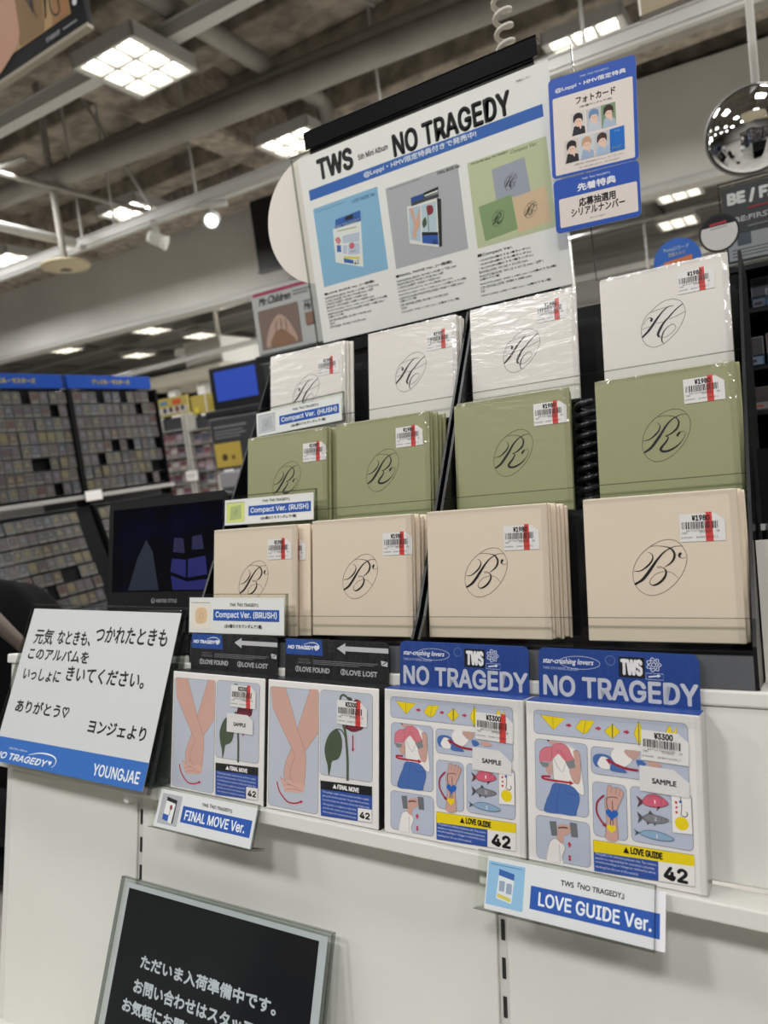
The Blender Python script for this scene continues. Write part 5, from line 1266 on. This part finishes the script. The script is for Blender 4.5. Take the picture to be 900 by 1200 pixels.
# ---------------------------------------------------------------- boxed albums on the shelf
def love_box(x, label, price_at, sample_at, red):
    t = thing('boxed_album', label, 'album', S(x, .6283, .0003))
    me = Mesh(); me.box(0, .143, 0, .0245, 0, .1365, mat('#efedea', .5), .0012); me.box(.0006, .1424, .0004, .0241, .1362, .1370, mat('#1f4592', .45)); bx = me.build('box', t)
    me = Mesh(); me.art(ART['LOVE'], -.0002, 0, 0, 5e-6); me.build('front_print', bx)
    me = Mesh(); BLU = mat('#1f4592', .4)
    me.prism(rounded(.0045, .128, .136, .0535, .006), .0236, .0246, BLU)
    A = [('T', 'star-crushing lovers', '#eef0f8', 8.5, 166.3, 46, 6.4, .3, '', .25), ('T', 'TWS 5TH MINI ALBUM', '#c9d3ec', 8.5, 162.3, 32, 2.4, .15, 'i'), ('O', '#dfe5f4', .35, [(42 + 18 * math.cos(a), 169.5 + 5.6 * math.sin(a)) for a in [i * math.pi / 8 for i in range(16)]]),
         ('R', '#17181c', 76, 159.5, 21.5, 17.2, 0), ('T', 'TWS', '#f3f3f3', 77.5, 161, 18.5, 14.2, 2.4, 'i'), ('T', 'NO TRAGEDY', '#cfd2da', 8.5, 139, 131, 18.5, 1.6, 'i'),
         ('R', '#1f4592', 98.5, 159, 14, 5, 0, '#dfe5f4'), ('A', '#e9edf6', 1.2, (100.5, 161), (110.5, 162.5), 0)]
    for r_, n in ((5.2, 7), (3.4, 6), (1.7, 5)):
        A.append(('O', '#e9edf6', .55, [(105 + r_ * (1 + .16 * math.cos(n * a)) * math.cos(a), 171.3 + r_ * (1 + .16 * math.cos(n * a)) * math.sin(a)) for a in [i * math.pi / 14 for i in range(28)]]))
    A.append(('O', '#9fb3dc', .25, [(69 + 4 * math.cos(a), 173 + 4 * math.sin(a)) for a in [i * math.pi / 8 for i in range(16)]]))
    me.art(A, .0235, 0, 0, 8e-6); me.build('hang_tab', t)
    sticker('3300', t, price_at[0], -.0011, price_at[1], red, 1.5, 23.5)
    me = Mesh(); me.flat([(0, 0), (37.5, 0), (37.5, 11.5), (26, 20), (0, 20)], mat('#e6e5e4', .35), 0, 0, 0); me.art([('T', 'SAMPLE', '#2a2b2e', 9.5, 7, 18.5, 4.4, .5, '')], 0); o = me.build('sample_sticker', t); o.matrix_local = T(sample_at[0] / 1000, -.0013, sample_at[1] / 1000) @ RY(1)
    o['label'] = 'white sticker reading SAMPLE'
    me = Mesh(); me.box(-.0008, .1438, -.0018, -.0017, -.0002, .1375, FILM); me.box(.0035, .1415, .0225, .0226, .137, .1815, CRINKLE); me.box(.002, .141, -.0022, -.0021, .126, .1372, CRINKLE); me.box(.1385, .1436, -.0022, -.0021, .0, .1372, CRINKLE); me.box(.1436, .1438, -.0018, .025, 0, .1375, FILM); me.build('shrink_wrap', t)
    return t
love_box(-.2303, 'white boxed album with boxing-glove drawings and yellow band, rightmost of the row', (97.3, 97.5), (95.5, 73), False)
love_box(-.3757, 'white boxed album with boxing-glove drawings and a red-striped price, third of the row', (97.3, 98.5), (94, 71), True)
def final_box(x, label, price_at, sample_at):
    t = thing('boxed_album', label, 'album', S(x, .6283, .0003))
    me = Mesh(); me.box(0.0012, .1418, 0, .0245, 0, .1355, mat('#efedea', .5), .0012); me.box(.0015, .1425, .0006, .0250, .1350, .1362, BLACK); me.box(.1416, .1428, .0008, .025, .0002, .1355, BLACK); me.box(.0015, .1425, .0008, .025, -.0002, .0008, BLACK); bx = me.build('box', t)
    me = Mesh(); me.art(ART['FINAL'], -.0002, 0, 0, 8e-6); me.build('front_print', bx)
    me = Mesh(); me.prism(rounded(.0055, .126, .134, .0525, .006), .0236, .0246, mat('#1c1d20', .4))
    A = [('P', '#27509f', [(6.5, 161), (57, 161), (55, 178), (6.5, 178)]), ('T', 'NO TRAGEDY♥', '#eef1f8', 9, 166, 43, 6, .7, '', .2), ('V', '#eef1f8', [.3, 1.0, .8, .3], [(31, 172.2), (40, 174.6), (48, 174), (52, 170.5), (50, 167)]),
         ('P', '#c9cacc', [(75, 170), (86, 176), (86, 172.6), (139, 172.6), (139, 167.6), (86, 167.6), (86, 164)]), ('O', '#55575c', .4, [(68 + 3.4 * math.cos(a), 170 + 3.4 * math.sin(a)) for a in [i * math.pi / 8 for i in range(16)]]),
         ('T', 'TWS 5TH', '#8f9196', 24, 154.7, 14, 2.2, .2, 'i'), ('T', 'MINI ALBUM', '#8f9196', 24, 151.7, 17, 2.2, .2, 'i'), ('R', '#7d7f84', 44, 155.5, 82, .7, 0), ('R', '#7d7f84', 44, 153.7, 78, .7, 0), ('R', '#7d7f84', 44, 151.9, 60, .7, 0),
         ('T', '①LOVE FOUND', '#b9babd', 20, 142.3, 46, 6.6, .6, ''), ('T', '②LOVE LOST', '#b9babd', 80, 142.3, 46, 6.6, .6, ''), ('P', '#c9cacc', [(130, 160), (138, 159), (138, 154), (131, 155)]), ('L', '#1c1d20', .8, [(132, 156), (137, 159)])]
    me.art(A, .0235, 0, 0, 8e-6); me.build('hang_tab', t)
    sticker('3300', t, price_at[0], -.0011, price_at[1], True, .5, 22.5)
    if sample_at:
        me = Mesh(); me.flat([(0, 0), (38, 0), (38, 15), (30, 20.5), (0, 20.5)], mat('#e6e5e4', .35), 0, 0, 0); me.art([('T', 'SAMPLE', '#2a2b2e', 10, 7, 18, 4.4, .5, '')], 0); o = me.build('sample_sticker', t); o.matrix_local = T(sample_at[0] / 1000, -.0013, sample_at[1] / 1000)
        o['label'] = 'white sticker reading SAMPLE'
    me = Mesh(); me.box(-.0006, .1436, -.0018, -.0017, -.0002, .1365, FILM); me.box(.005, .14, .0225, .0226, .1365, .179, CRINKLE); me.build('shrink_wrap', t)
    return t
final_box(-.5237, 'white boxed album with crossed arms and drooping rose, right one of the two', (92.5, 97), None)
final_box(-.6685, 'white boxed album with crossed arms and rose, left one, with a sample sticker', (93.5, 102), (88.5, 74))

# ---------------------------------------------------------------- shelf-edge name holders
def shelf_label(x, w, h, spec, label, over):
    t = thing('shelf_label_holder', label, 'label', S(x, .6165, 0.0025) @ RX(-16))
    # hangs by its folded back on the shelf edge; the card slopes out at the bottom
    me = Mesh(); me.box(over[0], w + over[1], 0, .0006, -h, 0, mat('#e2e2e6', .5)); me.art(spec, -.0001, 0, -h, 1.2e-5); me.build('printed_card', t)
    me = Mesh(); me.box(-.006, w + .001, -.0022, -.001, -h - .001, .003, ACRYL); me.box(-.006, w + .001, .0012, .0022, -h - .001, .003, ACRYL); me.box(-.006, w + .001, -.0022, .0022, .003, .0038, EDGE); me.box(w + .0002, w + .001, -.0022, .0022, -h, .003, EDGE)
    me.box(-.006, w + .001, .002, .022, -h - .0012, -h - .0002, ACRYL); me.box(-.006, w + .001, -.0022, .0222, -h - .0018, -h - .0011, EDGE); me.prism([(.002, -h), (.022, -h), (.022, -h + .0008), (.003, -h + .002)], w, w + .001, EDGE, 'x')
    me.build('acrylic_holder', t)
fm = [('P', '#b4b4bd', [(4, 4), (35, 4), (35, 36), (4, 36)]), ('P', '#e9e9ea', [(11, 9), (26, 6), (27, 27), (12, 29)]), ('P', '#26272b', [(12, 29), (27, 27), (27, 31), (12, 33)]), ('P', '#2f5cb0', [(11, 9), (20, 7.4), (20, 14), (11, 15)]), ('P', '#3a3b3f', [(26, 6), (28.5, 7), (28.5, 31), (27, 31)]), ('B', '#8a3a44', [(20, 20), (23, 21), (22, 25), (19, 24)]), ('L', '#4f5f45', .8, [(20, 14), (21, 20)]),
      ('T', 'TWS『NO TRAGEDY』', '#38383a', 66, 30, 44, 4.6, .25, ''), ('R', '#2c59b3', 39, 10, 101, 17, 0), ('T', 'FINAL MOVE Ver.', '#f0f2f8', 44, 13, 88, 10.5, .7, 'i')]
lg = [('P', '#93bfe4', [(4, 4), (37, 4), (37, 38), (4, 38)]), ('P', '#dfe5ea', [(13, 10), (27, 8), (28, 26), (14, 28)]), ('P', '#3a64b0', [(14, 28), (28, 26), (28, 31), (14, 33)]), ('P', '#d8c860', [(14, 11), (26, 9), (26, 12), (14, 14)]), ('R', '#9aa6c0', 15, 16, 5, 8, 0), ('R', '#9aa6c0', 21.5, 15, 5, 8, 0), ('R', '#5b87b4', 6, 35.5, 28, .7, 0),
      ('T', 'TWS『NO TRAGEDY』', '#38383a', 68, 30, 51, 5.4, .25, ''), ('R', '#2c59b3', 43, 8, 103, 17.5, 0), ('T', 'LOVE GUIDE Ver.', '#f0f2f8', 50, 11.5, 90, 10.5, .7, 'i')]
shelf_label(-.668, .145, .040, fm, 'clear holder with a white final-move name card clipped under the left shelf part', (0, 0))
shelf_label(-.2655, .142, .0415, lg, 'clear holder with a white love-guide name card clipped under the right shelf part', (.003, .008))

# ---------------------------------------------------------------- handwritten sign
t = thing('handwritten_sign', 'white handwritten message with a blue band in a clear stand on the left', 'sign', S(-.983, .604, -.001) @ RX(-14.5))
me = Mesh(); me.box(0, .297, 0, .0006, 0, .21, mat('#d8d8dc', .5)); me.art([('R', '#3a70c4', 0, 0, 297, 32, 0)] + ART['HAND'], -.0001, 0, 0, 1e-5); me.build('message_sheet', t)
me = Mesh(); me.box(-.004, .308, -.0024, -.0008, -.002, .216, ACRYL); me.box(-.004, .308, .001, .0026, -.002, .216, ACRYL); me.box(-.004, .308, -.0026, .0028, .2155, .2168, EDGE); me.box(.307, .3083, -.0026, .0028, -.002, .216, EDGE); me.box(-.0043, -.003, -.0026, .0028, -.002, .216, EDGE); me.build('acrylic_sleeve', t)
# the folded back leg stands upright behind it
me = Mesh(); leg = [(.003, .2), (.0042, .2), (.0345, .0135), (.0333, .0135)]
me.prism(leg, -.004, .308, ACRYL, 'x', EDGE); me.prism([(.004, .0045), (.0345, .0125), (.0342, .0135), (.004, .0055)], -.004, .308, ACRYL, 'x', EDGE); me.build('back_leg', t)

# ---------------------------------------------------------------- black notice on the lower deck
t = thing('black_notice', 'black notice with white writing in a clear stand leaning against the gondola', 'sign', G(-.757, .5885, -.587) @ RX(-12.9))
me = Mesh(); me.box(.004, .304, 0, .0006, 0, .2415, mat('#e8e8e6', .5)); me.art([('R', '#1b1c1f', 9, 5, 285, 231, 0)] + ART['BLACK'], -.0001, 0, 0, 1.2e-5); me.build('notice_sheet', t)
me = Mesh(); me.box(-.005, .311, -.0024, -.0008, -.004, .2465, clear('dull_acrylic', '#eef1f2', .12, 1.45)); me.box(-.005, .311, .001, .0026, -.004, .2465, ACRYL); me.box(-.005, .311, -.0026, .0028, .246, .2472, EDGE); me.box(.310, .3113, -.0026, .0028, -.004, .2465, EDGE); me.box(-.0053, -.004, -.0026, .0028, -.004, .2465, EDGE); me.build('acrylic_sleeve', t)
me = Mesh(); me.prism([(0, -.0045), (.045, .006), (.0447, .0072), (0, -.0033)], -.005, .311, ACRYL, 'x', EDGE); me.build('foot', t)

# ---------------------------------------------------------------- big notice, its black holder, disc and blue signs (upright)
t = thing('big_notice', 'large white notice with three product pictures above the envelopes', 'poster', T(-.678, 1.03, H + .185) @ RY(-.5))
me = Mesh(); me.box(0, .42, 0, .0006, 0, .297, mat('#f7f5f4', .55)); 
def scaled(spec, cx, cy, k):
    out = []
    for it in spec:
        if it[0] == 'V': out.append(('V', '#3a3c40', [max(.35, q * k * 1.3) for q in it[2]], [(cx + (p[0] - 66) * k, cy + (p[1] - 66) * k) for p in it[3]]))
        elif it[0] == 'O': out.append(('O', '#3a3c40', .3, [(cx + (p[0] - 66) * k, cy + (p[1] - 66) * k) for p in it[3]]))
    return out
def centre(spec):
    q = [it for it in spec if it[0] == 'O'][0][3]
    return sum(p[0] for p in q) / len(q) - 66, sum(p[1] for p in q) / len(q) - 66
P_ = list(ART['POSTER'])
for nm, cx, cy in (('H', 349.7, 158.6), ('R', 325.1, 114.5), ('B', 373.2, 113.3)):
    dx, dy = centre(ART[nm]); P_ += scaled(ART[nm], cx - dx * .42, cy - dy * .42, .42)
me.art(P_, -.0001, 0, 0, 8e-6); me.build('notice_sheet', t)
me = Mesh(); me.box(-.012, .452, -.0024, -.0014, -.004, .303, ACRYL); me.box(-.012, .452, -.0025, .0026, .3025, .3036, EDGE); me.box(.4512, .4524, -.0025, .0026, -.004, .303, EDGE); me.box(-.0124, -.0112, -.0025, .0026, -.004, .303, EDGE); me.build('acrylic_sleeve', t)
t = thing('sign_holder', 'black sign holder with a folded top rim carrying the large white notice', 'holder', T(-.655, 1.036, H + .02) @ RY(-.5))
me = Mesh(); me.box(0, .378, 0, .004, -.33, .498, BLACK, .001); me.build('back_plate', t)
me = Mesh(); me.box(-.004, .386, -.006, -.003, .4725, .4995, BLACK_GLOSS, .0005); me.box(-.004, .386, -.006, .018, .4965, .4995, mat('#2a2b2d', .2), .0005); me.build('top_rim', t)
me = Mesh(); me.box(-.004, .382, -.012, .0, .142, .160, BLACK_GLOSS, .0006); me.build('support_bar', t)
me = Mesh(); me.box(.04, .34, .0, .1, -.335, -.328, BLACK, .001); me.build('foot', t)
t = thing('white_disc_sign', 'plain cream-white round board sticking out left of the large notice', 'sign', T(-.665, 1.044, H + .388))
me = Mesh(); me.prism([(.104 * math.cos(a * math.pi / 36), .104 * math.sin(a * math.pi / 36)) for a in range(72)], 0, .0022, mat('#e9e3da', .55)); me.build('disc', t)
me = Mesh(); me.tube([(0.03, .005, -.1), (0.03, .005, -.68)], .004, STEELWHITE, 8); me.build('stem', t)

def blue_sign(name, label, M, w, h, spec):
    t = thing(name, label, 'sign', M)
    me = Mesh(); me.prism(rounded(0, 0, w, h, .006), 0, .0008, mat('#2f59b8', .35), 'y', mat('#e8e8e8', .5)); me.build('board', t)
    me = Mesh(); me.art(spec, -.0001, 0, 0, 1e-5); me.build('sign_print', t)
    return t
def corner(x, z, Y):
    return T(x, Y, H + z)
blue_sign('blue_sign', 'blue rounded sign with small portraits, upper one at the right end of the notice', T(-.2665, 1.012, H + .3255) @ RY(3.6), .1115, .1255, ART['SIGN1'])
blue_sign('blue_sign', 'blue rounded sign without pictures, lower one at the right end of the notice', T(-.2685, 1.010, H + .2540) @ RY(2.6), .1105, .0685, ART['SIGN2'])

# ---------------------------------------------------------------- coiled cords
me = Mesh(); pts = []
for i in range(34 * 12):
    a = i / 12 * 2 * math.pi
    pts.append((.0135 * math.cos(a), .0135 * math.sin(a), i / (34 * 12) * .85))
me.tube(pts, .0042, mat('#c9c4b8', .45), 8)
tag(me.build('coiled_cord', None, T(-.386, 1.26, H + .62)), 'white coiled cord dropping from the ceiling behind the black sign holder', 'cord')
me = Mesh(); pts = []
for i in range(10 * 12):
    a = i / 12 * 2 * math.pi
    pts.append((.009 * math.cos(a), .009 * math.sin(a), i / (10 * 12) * .115))
me.tube(pts, .0036, mat('#232427', .3), 8)
tag(me.build('coiled_cord', None, G(-.199, .768, .082)), 'black coiled cord in the gap between the third and fourth stacks', 'cord')

# ---------------------------------------------------------------- portable screen
t = thing('portable_player', 'black portable screen showing a dim blue scene, left of the tiered stands', 'screen', G(-1.0, .80, -.084))
SCR = bpy.data.materials.new('dim_screen'); SCR.use_nodes = True
nt = SCR.node_tree; b = nt.nodes['Principled BSDF']
tc = nt.nodes.new('ShaderNodeTexCoord'); n1 = nt.nodes.new('ShaderNodeTexNoise'); n1.inputs['Scale'].default_value = 14; n1.inputs['Detail'].default_value = 2
r = nt.nodes.new('ShaderNodeValToRGB'); r.color_ramp.elements[0].position = .48; r.color_ramp.elements[0].color = (0, 0, .002, 1); r.color_ramp.elements[1].position = .7; r.color_ramp.elements[1].color = (.0, .01, .12, 1)
nt.links.new(tc.outputs['Object'], n1.inputs[0]); nt.links.new(n1.outputs['Fac'], r.inputs[0]); nt.links.new(r.outputs[0], b.inputs['Emission Color'])
b.inputs['Emission Strength'].default_value = .1; b.inputs['Base Color'].default_value = (.003, .003, .005, 1); b.inputs['Roughness'].default_value = .12; b.inputs['Specular IOR Level'].default_value = .15
me = Mesh(); me.prism([(p[0], p[1]) for p in rounded(0, .012, .262, .224, .012)], 0, .016, mat('#0d0e10', .55, 0, 0, .25)); me.build('casing', t)
me = Mesh(); me.box(.011, .251, -.0006, .001, .088, .222, SCR); me.build('panel', t)
me = Mesh()
GL = emit('screen_blue', '#0a25c8', .2, '#020203')
GL2 = emit('screen_teal', '#08406e', .16, '#020203')
for q, mm in (([(.145, .118), (.178, .108), (.178, .135), (.148, .138)], GL), ([(.182, .108), (.222, .112), (.218, .14), (.182, .136)], GL), ([(.15, .148), (.175, .145), (.172, .168), (.152, .17)], emit('screen_deep', '#0612a0', .14, '#020203')), ([(.19, .15), (.215, .15), (.21, .172), (.19, .17)], emit('screen_deep', '#0612a0', .14, '#020203')), ([(.15, .09), (.225, .089), (.222, .105), (.18, .102), (.146, .112)], GL), ([(.05, .09), (.12, .09), (.105, .15), (.09, .17), (.07, .14)], GL2)):
    me.add([(x, -.0008, z) for x, z in q], [tuple(range(len(q)))], mm)
me.build('picture', t)
me = Mesh(); me.art([('T', 'VERTEX STYLE', '#9a9a9a', 113, 70.5, 46, 5.5, .3, ''), ('O', '#9a9a9a', .9, [(107 + 3.6 * math.cos(a), 73.5 + 3.6 * math.sin(a)) for a in [i * math.pi / 8 for i in range(16)]]), ('L', '#9a9a9a', .8, [(104.5, 75), (107, 71), (109.5, 75)])], -.0002); me.build('logo_print', t)
me = Mesh(); me.box(.1, .19, -.02, .012, .048, .06, mat('#2b2c2f', .2), .002); me.build('hinge', t)
me = Mesh(); me.box(.02, .245, -.08, .05, 0, .022, mat('#1b1c1f', .35), .004); me.box(.105, .185, .0, .016, .015, .06, mat('#1b1c1f', .35)); me.build('base', t)

# white folder behind the right stand
me = Mesh(); me.prism([(-.042, -.0845), (.16, -.0845), (.16, .040), (.0, .044), (-.01, .0395), (-.0425, .0385)], .715, .727, mat('#d9d5cd', .6)); me.box(-.02, .16, .7143, .7152, -.0845, -.005, mat('#cfcac2', .6))
tag(me.build('paper_folder', None, FR @ T(0, 0, 0)), 'plain white paper folder standing right of the black tiered stand', 'folder')
me = Mesh(); me.box(-.04, .3, .76, .764, .05, .056, mat('#b9bab9', .3)); me.box(-.036, -.033, .76, .79, -.0845, .06, BLACK_MATT); me.box(-.04, .3, .78, .79, -.0845, .13, BLACK_MATT)
tag(me.build('black_rack', None, FR), 'low black rack with a thin pale rail behind the white folder', 'rack')

# dark bag and the cart behind the handwritten sign
def blob(cx, cy, cz, rx, ry, rz, m, seed, n=14):
    bm = bmesh.new(); bmesh.ops.create_icosphere(bm, subdivisions=4, radius=1)
    rr = random.Random(seed); ph = [rr.uniform(0, 6) for _ in range(6)]
    for v in bm.verts:
        p = v.co.copy(); d = 1 + .06 * math.sin(4 * p.x + ph[0]) + .05 * math.sin(5 * p.z + 3 * p.y + ph[1]) + .03 * math.sin(9 * p.y + ph[2])
        v.co = Vector((cx + p.x * rx * d, cy + p.y * ry * d, cz + p.z * rz * d))
    bm.verts.index_update()
    vs = [v.co.copy() for v in bm.verts]; fs = [tuple(v.index for v in f.verts) for f in bm.faces]; bm.free()
    return vs, fs
t = thing('shoulder_bag', 'black bulging bag with a folded brown edge behind the handwritten sign', 'bag', T(-2.25, 1.35, 0))
me = Mesh(); vs, fs = blob(0, 0, H - .60, .34, .18, .33, None, 4); me.add(vs, fs, mat('#070708', .8, 0, 0, .08), True); me.build('pouch', t)
me = Mesh()
for k, (dz, w, c) in enumerate(((0, .022, '#4a3d36'), (-.028, .016, '#352c28'), (.022, .016, '#665a52'))):
    pts = [(-.1, -.14 - .01 * k, H - .25 + dz), (.08, -.15, H - .255 + dz), (.16, -.155, H - .30 + dz * .8), (.225, -.15, H - .355 + dz * .7), (.28, -.13, H - .42 + dz * .5), (.31, -.1, H - .5)]
    me.tube(pts, [w, w, w * .9, w * .8, w * .7, w * .5], mat(c, .6), 10)
me.build('folded_edge', t)
t = thing('wheeled_cart', 'black low cart under the bag beside the left end of the gondola', 'cart', T(-2.3, 1.35, 0))
me = Mesh(); me.box(-.3, .3, -.2, .2, .27, .30, BLACK_MATT, .01); me.build('top_tray', t)
me = Mesh(); me.box(-.3, .3, -.2, .2, .14, .17, BLACK_MATT, .01); me.build('low_tray', t)
for x in (-.28, .28):
    for y in (-.18, .18):
        me = Mesh(); me.tube([(x, y, .05), (x, y, .28)], .014, BLACK); me.build('post', t)
        me = Mesh(); me.lathe([(0, -.012), (.035, -.012), (.04, 0), (.035, .012), (0, .012)], DARKGREY, 18, T(x, y, .04) @ RX(90)); me.build('caster', t)
